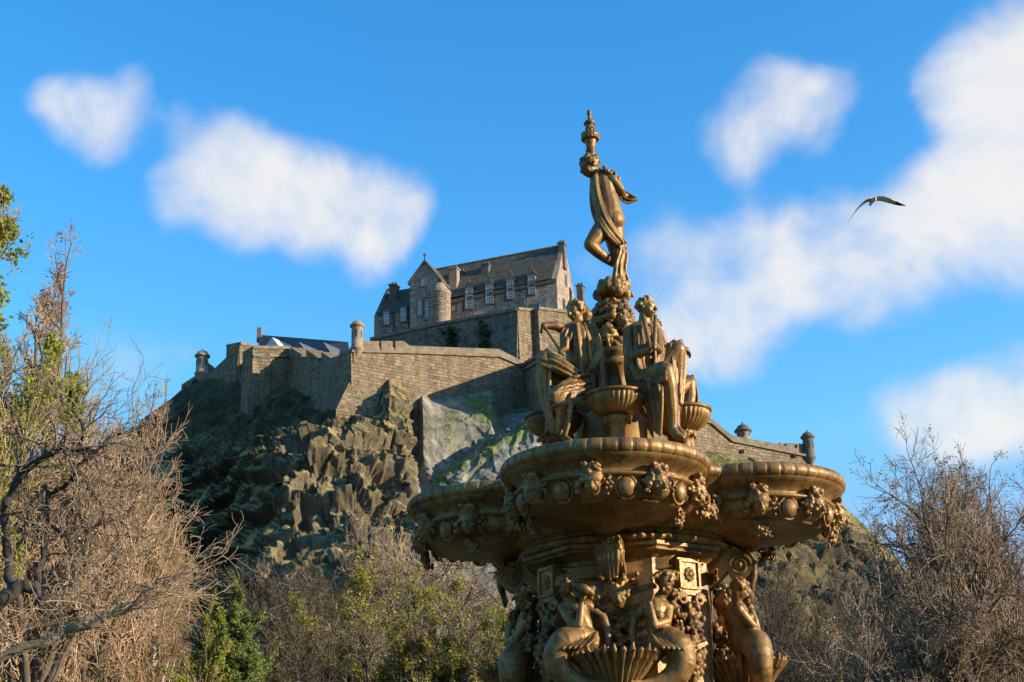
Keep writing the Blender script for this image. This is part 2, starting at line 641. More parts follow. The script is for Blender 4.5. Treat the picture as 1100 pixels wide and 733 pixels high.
    def sculpt(self, name, m, parent=None, voxel=.008, smooth=2):
        """fuse every shape into one continuous skin"""
        me = self.mesh(name, parent)
        o = bpy.data.objects.new(name, me)
        COL.objects.link(o)
        md = o.modifiers.new('r', 'REMESH')
        md.mode = 'VOXEL'
        md.voxel_size = voxel
        if smooth:
            ms = o.modifiers.new('s', 'SMOOTH')
            ms.factor = .5
            ms.iterations = smooth
        dg = bpy.context.evaluated_depsgraph_get()
        dg.update()
        me2 = bpy.data.meshes.new_from_object(o.evaluated_get(dg))
        bpy.data.objects.remove(o)
        bpy.data.meshes.remove(me)
        me2.name = name
        return link(name, me2, m, parent, True)


def auto_uv(me):
    uvl = me.uv_layers.new(name='UVMap')
    for p in me.polygons:
        n = p.normal
        if abs(n.z) > .95:
            t = Vector((1, 0, 0))
        else:
            t = Vector((0, 0, 1)).cross(n).normalized()
        b = n.cross(t)
        for li in p.loop_indices:
            co = me.vertices[me.loops[li].vertex_index].co
            uvl.data[li].uv = (co.dot(t), co.dot(b))


def copy_tree(o, parent=None):
    c = o.copy()
    COL.objects.link(c)
    if parent is not None:
        c.parent = parent
    for ch in list(o.children):
        copy_tree(ch, c)
    return c


def struct(name, o):
    o['kind'] = 'structure'
    return o


#@@STRUCT
#@@CASTLE
#@@FOUNTAIN
#@@TREES
# ------------------------------------------------------------------ the crag (terrain)
ROCK = {
    -260: [(560, 160), (575, 150), (590, 140), (630, 126), (690, 110), (770, 95), (905, 75)],
    60: [(505, 180), (520, 172), (540, 164), (590, 150), (650, 135), (740, 110), (905, 85)],
    130: [(470, 212), (490, 202), (515, 190), (570, 175), (640, 155), (740, 125), (905, 85)],
    172: [(440, 212), (460, 203), (490, 190), (550, 174), (620, 156), (740, 125), (905, 85)],
    200: [(416, 208), (446, 200), (478, 188), (502, 181), (610, 164), (720, 125), (905, 85)],
    224: [(406, 204), (440, 194), (482, 176), (494, 172), (600, 163), (700, 130), (905, 85)],
    262: [(412, 192), (443, 184), (476, 162.5), (489, 157), (585, 150), (690, 126), (905, 82)],
    290: [(412, 187), (441, 179), (468, 157), (481, 152), (572, 143.5), (670, 123), (905, 80)],
    345: [(425, 178), (444, 170), (458, 155.5), (472, 152), (560, 144), (650, 122), (905, 78)],
    383: [(436, 166), (443, 162), (450, 157), (470, 153.5), (550, 145), (640, 120), (905, 78)],
    406: [(434, 166), (444, 162), (455, 158.5), (480, 155), (550, 146), (640, 120), (905, 78)],
    418: [(407, 168), (422, 163), (447, 159.5), (484, 155.5), (550, 146.5), (640, 120), (905, 78)],
    441: [(414, 171), (430, 165), (458, 160), (495, 156), (550, 148), (640, 120), (905, 78)],
    447: [(418, 172), (440, 171), (468, 167), (505, 162), (550, 147), (640, 120), (905, 78)],
    454: [(420, 172), (440, 166), (475, 163), (520, 159), (552, 148), (640, 120), (905, 78)],
    466: [(421, 173), (460, 165), (510, 161), (521, 156), (556, 149), (640, 121), (905, 78)],
    500: [(422, 175), (452, 168), (486, 165.5), (498, 158), (555, 150), (640, 124), (905, 78)],
    528: [(415, 178), (440, 170), (468, 167), (480, 159), (552, 151), (640, 125), (905, 78)],
    541: [(438, 181), (448, 176), (460, 171), (471, 160), (548, 151), (640, 125), (905, 78)],
    582: [(434, 181), (437, 178), (440, 174), (452, 162), (545, 150), (640, 125), (905, 78)],
    640: [(450, 176), (460, 168), (480, 162), (530, 155), (570, 147), (645, 125), (905, 78)],
    700: [(465, 177), (475, 170), (490, 164), (535, 156), (575, 148), (648, 125), (905, 78)],
    757: [(480, 180), (487, 176), (498, 170), (540, 160), (580, 150), (650, 125), (905, 78)],
    800: [(488, 183), (496, 178), (508, 171), (545, 161), (585, 151), (655, 125), (905, 78)],
    835: [(497, 186), (505, 180), (516, 172), (550, 163), (590, 152), (660, 125), (905, 78)],
    873: [(508, 189), (518, 182), (530, 174), (560, 165), (600, 154), (670, 125), (905, 78)],
    905: [(543, 186), (552, 180), (562, 174), (585, 165), (620, 152), (680, 125), (905, 78)],
    940: [(574, 180), (584, 176), (594, 170), (615, 160), (640, 148), (690, 122), (905, 78)],
    975: [(612, 172), (620, 168), (630, 162), (645, 154), (665, 142), (705, 118), (905, 78)],
    1010: [(648, 160), (655, 156), (663, 150), (675, 142), (695, 130), (730, 110), (905, 78)],
    1110: [(690, 140), (697, 135), (704, 130), (715, 122), (730, 112), (770, 100), (905, 75)],
    1400: [(720, 120), (727, 115), (734, 110), (745, 105), (760, 100), (800, 90), (905, 70)],
}


def smoothstep(a, b, x):
    t = np.clip((x - a) / (b - a), 0, 1)
    return t * t * (3 - 2 * t)


def facets(q, seed):
    """angular blocks: every Voronoi cell is a flat facet with its own offset and tilt"""
    i = np.floor(q).astype(np.int64)
    best = np.full(len(q), 1e9)
    val = np.zeros(len(q))
    for dx in (-1, 0, 1):
        for dy in (-1, 0, 1):
            for dz in (-1, 0, 1):
                c = i + np.array([dx, dy, dz])
                r = [_h(c[:, 0], c[:, 1], c[:, 2], seed + k) for k in range(7)]
                f = q - (c + np.stack(r[:3], 1))
                d2 = (f * f).sum(1)
                v = (r[3] - .5) * 2 + (f[:, 0] * (r[4] - .5) + f[:, 1] * (r[5] - .5)) * 2.4 + f[:, 2] * (r[6] - .5) * 2.0
                m = d2 < best
                best = np.where(m, d2, best)
                val = np.where(m, v, val)
    return val


def crag():
    xs = np.array(sorted(ROCK))
    arr = np.array([ROCK[x] for x in xs], float)         # column, row, (y, d)
    gx = np.concatenate([np.arange(-260, 150, 6.0), np.arange(150, 600, .8), np.arange(600, 760, 2.5), np.arange(760, 1012, 1.1), np.arange(1012, 1400, 8)])
    K = arr.shape[1]
    gt = np.concatenate([np.linspace(0, 4, 230, endpoint=False), np.linspace(4, 5, 80, endpoint=False), np.linspace(5, 6, 12)])
    ycol = np.stack([np.interp(gx, xs, arr[:, k, 0]) for k in range(K)], 1)
    dcol = np.stack([np.interp(gx, xs, arr[:, k, 1]) for k in range(K)], 1)
    i0 = np.clip(gt.astype(int), 0, K - 2)
    fr = gt - i0
    yy = ycol[:, i0] * (1 - fr) + ycol[:, i0 + 1] * fr
    dd = dcol[:, i0] * (1 - fr) + dcol[:, i0 + 1] * fr
    nx, ny = yy.shape
    PX = np.repeat(gx[:, None], ny, 1)
    T = np.repeat(gt[None], nx, 0)
    V = Parr(PX.ravel(), yy.ravel(), dd.ravel()).reshape(nx, ny, 3)

    def normals(V):
        a = np.gradient(V, axis=0)
        b = np.gradient(V, axis=1)
        n = np.cross(b, a)
        n /= np.linalg.norm(n, axis=2, keepdims=True) + 1e-9
        s = np.sign(-n[..., 1:2])
        s[s == 0] = 1
        return n * np.where(np.abs(n[..., 1:2]) > .05, s, np.sign(n[..., 2:3]))
    n0 = normals(V)
    p = V.reshape(-1, 3)
    pxf, pyf, tf = PX.ravel(), yy.ravel(), T.ravel()
    amp = np.interp(tf, [0, .6, 2, 3, 4, 5, 6], [.0, .35, .7, 1, 1, .7, .4])
    amp = amp * np.interp(pxf, [0, 170, 230, 443, 450, 590, 640, 870, 900, 1010], [.5, .5, 1, 1, .7, .6, .6, .6, 1, .5])
    nw_ = 5 * fbm(p / 4, 3, 99)
    net = smoothstep(443, 451, pxf + nw_) * (1 - smoothstep(600, 640, pxf))       # the netted slabs
    # basalt: vertical ribs, blocks and ledges
    q = p + 1.6 * np.stack([fbm(p / 5, 3, 5), fbm(p / 5, 3, 6), fbm(p / 5, 3, 7)], 1)
    rib = 1 - np.abs(fbm(q / np.array([4.6, 4.6, 34.0]), 3, 11)) * 2.4
    rib2 = 1 - np.abs(fbm(q / np.array([1.8, 1.8, 11]), 3, 21)) * 2.4
    fa = facets(q / np.array([3.2, 3.2, 22.0]), 91)
    fb = facets(q / np.array([1.2, 1.2, 6.0]), 92)
    blk = fbm(q / np.array([2.2, 2.2, 4.2]), 4, 31)
    blk = np.floor(blk * 5 + .5) / 5 * .65 + blk * .35
    fine = fbm(p / .9, 3, 41, .6)
    zz = p[:, 2] + 1.5 * fbm(p / 9, 3, 51)
    led = (zz / 5.2) % 1.0
    led = np.where(led < .8, led / .8, (1 - led) / .2) - .5                 # ledges step outward going down
    big = fbm(p / np.array([16, 16, 22.0]), 2, 61)
    disp = .9 * rib + .3 * rib2 + .95 * fa + .5 * fb + .35 * blk + .3 * fine - 1.7 * led * (1 - net * .85) + 1.7 * big - 1.2
    disp = disp * amp * (1 - .55 * net)
    dirn = n0.reshape(-1, 3).copy()
    p = p + dirn * disp[:, None]
    V = p.reshape(nx, ny, 3)
    n1 = normals(V).reshape(-1, 3)
    # ground colours: bare rock, dry tufts, turf, netted grey rock, moss; shade painted at left
    r1 = fbm(p / 7, 4, 71)
    r2 = fbm(p / 1.6, 3, 81)
    rock = np.array([.16, .128, .08])[None] * (1 + .5 * r1[:, None]) + np.array([.05, .04, .018])[None] * np.clip(r2, 0, 1)[:, None]
    rock = rock * (1 - .72 * (1 - smoothstep(255, 300, pxf + 14 * r2)) * smoothstep(1.6, 2.4, tf))[:, None]  # left cliff face darkened in its colour to deepen the shade there
    netc = np.array([.28, .255, .195])[None] * (1 + .5 * r1[:, None] + .35 * r2[:, None] + .5 * fbm(p / np.array([.9, .9, 9]), 3, 95)[:, None])
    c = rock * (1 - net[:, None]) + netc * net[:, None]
    flat = smoothstep(.30, .62, n1[:, 2] + .3 * r2) * (1 - net)
    dry = np.array([.31, .24, .10])[None] * (1 + .5 * r2[:, None])
    c = c * (1 - flat[:, None]) + dry * flat[:, None]
    turf = (1 - smoothstep(1.2, 2.3, tf + .5 * r1)) * (1 - net) * (pxf < 375) * smoothstep(-.3, .3, r1 + .45)
    tcol = np.array([.058, .046, .02])[None] * (1 + .6 * r2[:, None])
    c = c * (1 - .8 * turf[:, None]) + tcol * .8 * turf[:, None]
    # moss and grass on the netting: one patch at its top, one strip along the spur
    ridge_y = np.interp(pxf, [450, 466, 500, 528, 541, 582], [530, 516, 492, 474, 466, 446])
    strip = np.exp(-((pyf - ridge_y - 5 - 4 * r1) / 8) ** 2) * smoothstep(445, 470, pxf) * (1 - smoothstep(570, 600, pxf))
    patch = np.exp(-((pxf - 517) / 15) ** 2 - ((pyf - 437 - 6 * r2) / 13) ** 2)
    patch2 = .75 * np.exp(-((pxf - 484 - 3 * r2) / 8) ** 2 - ((pyf - 455) / 22) ** 2)
    g = np.clip((strip * 1.25 + patch * 1.9 + patch2 * .9) * (.75 + 1.1 * r2 + 1.5 * fbm(p / .5, 3, 97)), 0, 1)
    gc = np.array([.15, .185, .04])[None] * (1 + .6 * r2[:, None])
    c = c * (1 - g[:, None]) + gc * g[:, None]
    tuft = np.exp(-((pxf - 528) / 5) ** 2 - ((pyf - 484) / 5) ** 2)
    c = c * (1 - tuft[:, None]) + np.array([.33, .28, .06])[None] * tuft[:, None]
    rb = smoothstep(750, 765, pxf) * (1 - smoothstep(1.3, 2.2, tf)) * (pxf < 880)
    c = c * (1 - .8 * rb[:, None]) + (np.array([.2, .19, .065])[None] * (1 + .8 * r2[:, None])) * .8 * rb[:, None]
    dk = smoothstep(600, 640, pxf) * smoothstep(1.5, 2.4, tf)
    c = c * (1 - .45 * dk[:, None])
    c = np.clip(c, .01, .8)
    # the plateau behind the walls, then down to the ground at the back
    top = V[:, 0, :]
    back1 = top + np.array([0, 55, -1.0])
    back1[:, 0] *= 1.15
    back2 = back1 + np.array([0, 20, 0])
    back2[:, 2] = -3
    base = V[:, -1, :] + np.array([0, -12, 0])
    base[:, 2] = -2
    V = np.concatenate([back2[:, None], back1[:, None], V, base[:, None]], 1)
    c = c.reshape(nx, ny, 3)
    c = np.concatenate([c[:, :1], c[:, :1], c, c[:, -1:]], 1)
    ny += 3
    idx = np.arange(nx * ny).reshape(nx, ny)
    F = np.stack([idx[:-1, :-1], idx[:-1, 1:], idx[1:, 1:], idx[1:, :-1]], -1).reshape(-1, 4)
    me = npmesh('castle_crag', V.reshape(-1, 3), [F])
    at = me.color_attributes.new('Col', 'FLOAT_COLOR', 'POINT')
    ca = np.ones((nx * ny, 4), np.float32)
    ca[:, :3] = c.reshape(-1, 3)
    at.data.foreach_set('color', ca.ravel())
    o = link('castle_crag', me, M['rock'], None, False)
    return struct('hill', o)


CRAG = crag()
g = MB()
g.add([(-3000, -3000, 0), (3000, -3000, 0), (3000, 3000, 0), (-3000, 3000, 0)], [(0, 1, 2, 3)])
struct('ground', g.build('lawn', M['soil']))
g = MB()
n = 64
g.add([(1.007 + 6.5 * math.cos(2 * PI * i / n), 13 + 6.5 * math.sin(2 * PI * i / n), .02) for i in range(n)], [tuple(range(n))])
struct('path', g.build('path', M['paving']))
# grassy bank behind the viewpoint, unseen, added round both sides to block low sky
g = MB()
NB = 60
vs = []
for i in range(NB + 1):
    a = R(175) + R(190) * i / NB
    for rr, zz_ in ((48, -.5), (66, 6.0), (80, 11.5), (120, 13.0), (150, -1)):
        w = 1 + .05 * math.sin(i * 1.7) + .03 * math.sin(i * .6)
        vs.append((rr * w * math.cos(a), 8 + rr * w * math.sin(a), zz_ * (w if zz_ > 0 else 1)))
fs = [(5 * i + j, 5 * i + j + 1, 5 * i + j + 6, 5 * i + j + 5) for i in range(NB) for j in range(4)]
g.add(vs, fs)
struct('hill', g.build('hill', M['soil'], None, True))
# ------------------------------------------------------------------ castle walls
def v2(p):
    return np.array([p[0], p[1]])


def wall(name, label, pts, drop=14.0, thick=2.2, batter=.06, m='stone', coping=True, cordon=None, cat='wall', cut=None):
    """pts: (photo x, photo y of its top, ground distance) left to right. A battered masonry wall with a coping and a cordon."""
    T = [P(*p) for p in pts]
    base_z = min(p[2] for p in T) - drop
    t = thing(name, label, cat, (T[0][0], T[0][1], base_z))
    n = len(T)
    out = []
    for i in range(n):                                   # outward (towards the viewer's side) normal at each vertex
        ds = []
        if i > 0:
            ds.append(v2(T[i]) - v2(T[i - 1]))
        if i < n - 1:
            ds.append(v2(T[i + 1]) - v2(T[i]))
        ns = [np.array([d[1], -d[0]]) / np.linalg.norm(d) for d in ds]
        s = sum(ns)
        s = s / np.linalg.norm(s)
        out.append(s / max(.5, float(s @ ns[0])))
    b = MB()
    vs = []
    for p, o in zip(T, out):
        h = p[2] - base_z
        f = np.array([o[0], o[1], 0])
        vs += [p + f * h * batter - np.array([0, 0, h]), p, p - f * thick, p - f * thick - np.array([0, 0, h])]
    fs = []
    for i in range(n - 1):
        a, c = 4 * i, 4 * i + 4
        fs += [(a, c, c + 1, a + 1), (a + 1, c + 1, c + 2, a + 2), (a + 2, c + 2, c + 3, a + 3), (a + 3, c + 3, c, a)]
    fs += [(0, 1, 2, 3), (4 * n - 1, 4 * n - 2, 4 * n - 3, 4 * n - 4)]
    b.add(vs, fs)
    b.build('masonry', M[m], t, uv=True)

    def band(nm, z0, z1, pr, mm):
        k = MB()
        vs = []
        for p, o in zip(T, out):
            f = np.array([o[0], o[1], 0])
            q0, q1 = p + np.array([0, 0, z0]), p + np.array([0, 0, z1])
            vs += [q0 + f * (pr + batter * max(0, -z0)), q1 + f * (pr + batter * max(0, -z0)), q1 - f * (thick + .1), q0 - f * (thick + .1)]
        k.add(vs, fs)
        k.build(nm, M[mm], t)
    if coping:
        band('coping', .003, .45, .22, 'coping')
    if cordon:
        k = MB()
        vs = []
        for p, o in zip(T, out):
            f = np.array([o[0], o[1], 0])
            h = cordon
            q = p - np.array([0, 0, h])
            vs += [q + f * (h * batter + .32) - np.array([0, 0, .32]), q + f * (h * batter + .32), q - f * .2, q - f * .2 - np.array([0, 0, .32])]
        k.add(vs, fs)
        k.build('cordon', M['coping'], t)
    return t, T, out


def bartizan(parent, px, ytop, ybot, wpx, d, mm='ashlar', dome='ashlar', corbel=True):
    """a domed stone sentry turret, a part of the wall it sits on"""
    c = P(px, ybot, d)
    zt = P(px, ytop, d)[2] - c[2]
    r = wpx / 2 * (np.linalg.norm(c - CAM) / FPX)
    b = MB()
    prof = ([(r * .15, -r * 1.7), (r * .45, -r * 1.35), (r * .55, -r * 1.1), (r * .8, -r * .75), (r * .85, -r * .5), (r * 1.08, -r * .3), (r * 1.08, 0)]
            if corbel else [(r * .95, -4)])
    H = zt - r * 1.0
    prof += [(r * .92, .05), (r * .9, H * .55), (r * .9, H - .1)]
    b.lathe(prof, 20, c)
    tb = b.build('bartizan', M[mm], parent, True, uv=True)
    k = MB()
    k.lathe([(r * .9, H - .12), (r * 1.2, H - .02), (r * 1.2, H + .22), (r * 1.0, H + .32), (r * .95, H + r * .45), (r * .72, H + r * .78), (r * .4, H + r * .98), (r * .12, H + r * 1.04),
             (r * .1, H + r * 1.1), (r * .16, H + r * 1.2), (r * .12, H + r * 1.32), (0.001, H + r * 1.36)], 20, c)
    k.build('dome', M[dome], tb, True)
    for a in (-150, -95, -35, 30):
        s = MB()
        u = np.array([math.cos(R(a)), math.sin(R(a)), 0])
        w = np.array([-u[1], u[0], 0])
        s.obox(c + u * r * .88 + np.array([0, 0, H * .62]), u * r * .06, w * r * .13, np.array([0, 0, H * .17]))
        s.build('window', M['dark_iron'], tb)
    return tb


def merlons(parent, T, out, i, spans, h, thick, m='stone'):
    """blocks on the wall between vertices i and i+1; spans are fractions along it"""
    for a, b_ in spans:
        p, q = T[i] * (1 - a) + T[i + 1] * a, T[i] * (1 - b_) + T[i + 1] * b_
        f = np.array([out[i][0], out[i][1], 0])
        f = f / np.linalg.norm(f)
        k = MB()
        z = np.array([0, 0, h])
        k.hexa([p + f * .1, q + f * .1, q - f * thick, p - f * thick], [p + f * .1 + z, q + f * .1 + z, q - f * thick + z, p - f * thick + z])
        k.build('merlon', M[m], parent, uv=True)


# the lit front bastion with its corner turret
fb, T, O = wall('bastion_wall', 'tall sunlit tan bastion wall above the netted rock, corner turret at its left end',
                [(377, 375.5, 165), (440, 377, 170), (536, 381, 178), (564, 393, 181)], drop=8.5, cordon=.12, coping=False, thick=3)
bartizan(fb, 383.5, 345, 374, 13.5, 165.6, corbel=True)
# parapet above the cordon, with two embrasures on its left half
par = MB()
PT = [(389, 376, 364), (396, 376, 366.5), (434, 377, 366.5), (440, 377, 371.5), (536, 381, 375), (564, 392.5, 389.5)]
for (xa, ya, ta), (xb, yb, tb_) in zip(PT[:-1], PT[1:]):
    da, db = np.interp([xa, xb], [377, 440, 536, 564], [165, 170, 178, 181])
    segs = [(0, 1)]
    if xa == 396:
        segs = [(0, .3), (.36, .68), (.76, 1)]
        a0, b0 = P(xa, ya, da + .5), P(xb, yb, db + .5)
        low = np.array([0, 0, .45])
        par.hexa([a0, b0, b0 + np.array([0, 1.5, 0]), a0 + np.array([0, 1.5, 0])], [a0 + low, b0 + low, b0 + low + np.array([0, 1.5, 0]), a0 + low + np.array([0, 1.5, 0])])
    for s0, s1 in segs:
        L = lambda a, b, s: a * (1 - s) + b * s
        q = []
        for s in (s0, s1):
            q.append((P(L(xa, xb, s), L(ya, yb, s), L(da, db, s) + .35), P(L(xa, xb, s), L(ta, tb_, s), L(da, db, s) + .35)))
        th = np.array([-.5, 1.5, 0])
        par.hexa([q[0][0], q[1][0], q[1][0] + th, q[0][0] + th], [q[0][1], q[1][1], q[1][1] + th, q[0][1] + th])
pm = par.build('parapet', M['coping'], fb, uv=True)
# sloping plinth under its corner
k = MB()
a = [P(361, 440, 161.5), P(405, 438, 164.5), P(413, 406, 168.5), P(377, 407, 165.3)]
bk = np.array([0, 6, 0])
lo = np.array([0, 0, -4])
k.add([a[0] + lo, a[1] + lo, a[0], a[1], a[2], a[3], a[2] + bk, a[3] + bk, a[1] + lo + bk, a[0] + lo + bk],
      [(0, 1, 3, 2), (2, 3, 4, 5), (5, 4, 6, 7), (1, 8, 6, 4, 3), (0, 2, 5, 7, 9), (9, 7, 6, 8), (0, 9, 8, 1)])
k.build('plinth', M['stone'], fb, uv=True)

# shadowed flank left of the corner, sawtooth parapet
fl, T, O = wall('flank_wall', 'shadowed flank wall with sawtooth gun embrasures left of the corner turret',
                [(311, 384, 186), (345, 388, 175), (376, 378, 165.5)], drop=14, thick=2.6, coping=False)
for x0, x1, ya, yb in ((312, 324, 373, 381), (329, 341, 375.5, 384), (345, 357, 378, 386)):
    d0, d1 = np.interp([x0, x1], [311, 345, 376], [186, 175, 165.5])
    A0, B0 = P(x0, 391, d0 + .1), P(x1, 391, d1 + .1)
    A1, B1 = P(x0, ya, d0 + .1), P(x1, yb, d1 + .1)
    th = np.array([2.0, 1.6, 0])
    k = MB()
    k.hexa([A0, B0, B0 + th, A0 + th], [A1, B1, B1 + th + np.array([0, 0, .2]), A1 + th + np.array([0, 0, .3])])
    k.build('merlon', M['stone'], fl, uv=True)
k = MB()
A0, B0 = P(358, 390, 171.3), P(380, 390, 165.0)
A1, B1 = P(358, 385.5, 171.3), P(380, 372, 165.0)
th = np.array([2, 1.6, 0])
k.hexa([A0, B0, B0 + th, A0 + th], [A1, B1, B1 + th, A1 + th])
k.build('parapet', M['stone'], fl, uv=True)

# stepped bastion: the lit face in the middle and the shadowed wall before it
sb, T, O = wall('bastion_wall', 'small lit bastion face between two dark walls, below the slate roof', [(271.5, 375, 183), (311.5, 375.5, 186.5)], drop=11, thick=3, cordon=.9)
w2, T, O = wall('flank_wall', 'dark receding wall rising from the lit notch to the small lit bastion', [(258, 393, 198), (272, 377, 183.2)], drop=12, thick=2.4, coping=False)
w3, T, O = wall('bastion_wall', 'narrow sunlit notch of wall left of the small bastion', [(257.5, 370.5, 196), (272, 373.5, 199)], drop=10, thick=2.4)
w4, T, O = wall('flank_wall', 'long dark wall climbing from the far left turret', [(215, 410, 212), (257.5, 370.8, 196)], drop=12, thick=2.4, coping=False)
w5, T, O = wall('end_wall', 'lowest far left wall end carrying the lone domed turret', [(206, 410, 212.5), (229, 395, 216)], drop=9, thick=2.4, coping=False)
bartizan(w5, 216.5, 377, 401, 13.5, 211.5)
k = MB()
A = [P(222, 403, 213), P(222, 387, 213), P(225, 391, 213.4), P(229, 393.5, 214), P(229, 401, 214)]
k.hexa([p + np.array([0, 1.5, 0]) for p in A][::-1], [p for p in A][::-1])
k.build('parapet', M['stone'], w5, uv=True)
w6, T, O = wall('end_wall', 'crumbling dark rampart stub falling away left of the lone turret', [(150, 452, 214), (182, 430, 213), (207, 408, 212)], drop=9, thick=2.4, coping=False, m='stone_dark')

# right of the bastion: shadowed return, then the long lit wall behind the fountain
w7, T, O = wall('flank_wall', 'shadowed return wall in the angle right of the sunlit bastion', [(564, 392.5, 181), (591, 377, 167)], drop=11, thick=2.6, cordon=.5)
w8, T, O = wall('curtain_wall', 'long sunlit curtain wall descending behind the fountain to a dark turret',
                [(591, 377, 167), (660, 398, 171), (752, 449, 178), (763, 452.5, 179), (786, 472, 180.5), (868, 488.5, 187)], drop=9, thick=2.6, coping=False, cordon=.1)
par = MB()
PT = [(591, 377, 374), (660, 398, 393), (752, 449, 444), (764, 453.5, 449), (786, 472, 467.5), (792, 473.2, 469), (838, 482.5, 477.5), (866, 488, 479)]
for (xa, ya, ta), (xb, yb, tb_) in zip(PT[:-1], PT[1:]):
    XX = [591, 660, 752, 763, 786, 868]
    DD = [167, 171, 178, 179, 180.5, 187]
    da, db = np.interp([xa, xb], XX, DD)
    segs = [(0, 1)]
    if xa == 838:
        segs = [(0, .12), (.24, .55), (.66, 1)]
    for s0, s1 in segs:
        L = lambda a, b, s: a * (1 - s) + b * s
        q = [(P(L(xa, xb, s), L(ya, yb, s), L(da, db, s) + .35), P(L(xa, xb, s), L(ta, tb_, s) - (2 if xa == 838 else 0), L(da, db, s) + .35)) for s in (s0, s1)]
        th = np.array([-.4, 1.4, 0])
        par.hexa([q[0][0], q[1][0], q[1][0] + th, q[0][0] + th], [q[0][1], q[1][1], q[1][1] + th, q[0][1] + th])
    if xa == 838:
        a0, b0 = P(xa, ya, da + .35), P(xb, yb, db + .35)
        lo = np.array([0, 0, .6])
        th = np.array([-.4, 1.3, 0])
        par.hexa([a0, b0, b0 + th, a0 + th], [a0 + lo, b0 + lo, b0 + lo + th, a0 + lo + th])
par.build('parapet', M['coping'], w8, uv=True)
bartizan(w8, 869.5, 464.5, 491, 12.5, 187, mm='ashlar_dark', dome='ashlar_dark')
for x, y in ((797.5, 485), (853.5, 490), (860.5, 499.5)):
    d = np.interp(x, [786, 868], [180.5, 187])
    c = P(x, y, d - .35)
    k = MB()
    k.box(c - np.array([.22, .3, .22]), c + np.array([.22, .3, .22]))
    k.build('gun_loop', M['dark_iron'], w8)
w9, T, O = wall('end_wall', 'short wall return under the dark right hand turret', [(868, 489, 187), (876, 500, 191)], drop=6, thick=2, coping=False)
dt = thing('sentry_turret', 'squat domed stone turret rising behind the right hand parapet', 'turret', tuple(P(799, 478, 192)))
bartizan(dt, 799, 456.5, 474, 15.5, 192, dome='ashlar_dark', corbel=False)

# middle terrace wall under the great building
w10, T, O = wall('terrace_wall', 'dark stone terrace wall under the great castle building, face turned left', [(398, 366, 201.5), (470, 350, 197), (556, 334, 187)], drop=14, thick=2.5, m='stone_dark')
w11, T, O = wall('terrace_wall', 'sunlit end of the terrace wall left of the seated statue', [(556, 333.5, 187), (578, 335.5, 190)], drop=14, thick=2.5, m='stone', batter=.03)
w12, T, O = wall('terrace_wall', 'sunlit higher step of the terrace wall beside the statue head', [(578, 333, 188.5), (640, 340, 196)], drop=14, thick=2.5, m='stone', batter=.03)
# ivy streaks hanging on the dark terrace wall: two climbing plants
for nm, x, y0, y1, lab in (('wall_climber', 485, 353, 374, 'dark ivy patch on the terrace wall, the left of two'), ('wall_climber', 520.5, 347, 376, 'taller dark ivy patch on the terrace wall near its corner')):
    rng = np.random.default_rng(int(x))
    k = MB()
    for i in range(70):
        t = rng.random()
        xx = x + rng.normal() * (4.2 if rng.random() < .6 else 2.2)
        yy = y0 + (y1 - y0) * t
        d = np.interp(xx, [398, 470, 556], [201.5, 197, 187]) - .1 - .08 * max(0, P(xx, 340, 195)[2] - P(xx, yy, 195)[2]) - .3 * rng.random()
        c = P(xx, yy, d)
        u, w = rng.normal(size=3) * .25, rng.normal(size=3) * .25
        k.add([c - u - w, c + u - w, c + u + w, c - u + w], [(0, 1, 2, 3)])
    o = k.build('wall_climber', M['leaf_ivy'])
    o['label'] = lab
    o['category'] = 'climber plant'

# ------------------------------------------------------------------ the great building
A = P(598, 298.5, 200)          # right front eave corner
B = P(402, 339, 205.5)            # left front eave corner
ze = (A[2] + B[2]) / 2
U2 = v2(A) - v2(B)
LEN = float(np.linalg.norm(U2))
u = np.array([U2[0], U2[1], 0]) / LEN
nrm = np.array([u[1], -u[0], 0])            # out of the front face
bk = np.array([.34, .94, 0.0])            # the gable wall runs a little off square
bk = bk / np.linalg.norm(bk)
Z = np.array([0, 0, 1.0])
bld = thing('castle_building', 'long grey brown stone castle building with slate roof and dormers on the summit', 'castle', (B[0], B[1], ze - 22))


def onface(px, py, off=0):
    """point of the front face seen at the pixel"""
    v = cF * FPX + cR * (px - 550) - cV * (py - 366.5)
    o0 = B + nrm * off
    t = ((o0 - CAM) @ nrm) / (v @ nrm)
    return CAM + v * t


def eavez(s):
    return B[2] * (1 - s) + A[2] * s


WID = 9.0
base = -20.0


def block(p0, p1, depth, z0a, z0b, zbase):
    """wall prism from p0 to p1 on the front plane, tops z0a/z0b"""
    k = MB()
    a, b = np.array([*p0[:2], 0]), np.array([*p1[:2], 0])
    q = bk * depth
    k.hexa([a + Z * zbase, b + Z * zbase, b + q + Z * zbase, a + q + Z * zbase], [a + Z * z0a, b + Z * z0b, b + q + Z * z0b, a + q + Z * z0a])
    return k


ZB = min(A[2], B[2]) - 20
LW = onface(450, 330)           # where the turret meets the left wing
TR = onface(484, 322)
mw = block(TR, A, WID, TR[2] * 0 + onface(484, 322)[2], A[2], ZB)
zTR, zA = onface(484, 322)[2], A[2]
wb = mw.build('wall', M['stone_pink'], bld, uv=True)
# gable end with raking top
rise = 7.2
mid = A + bk * WID / 2
k = MB()
g0 = A + u * .02
k.add([g0 - Z * .3, g0 + bk * WID - Z * .3, g0 + bk * WID / 2 + Z * (rise + .5), g0 - u * .7 - Z * .3, g0 + bk * WID - u * .7 - Z * .3, g0 + bk * WID / 2 - u * .7 + Z * (rise + .5)],
      [(0, 1, 2), (5, 4, 3), (0, 2, 5, 3), (2, 1, 4, 5), (1, 0, 3, 4)])
k.build('gable', M['stone_pink'], bld, uv=True)
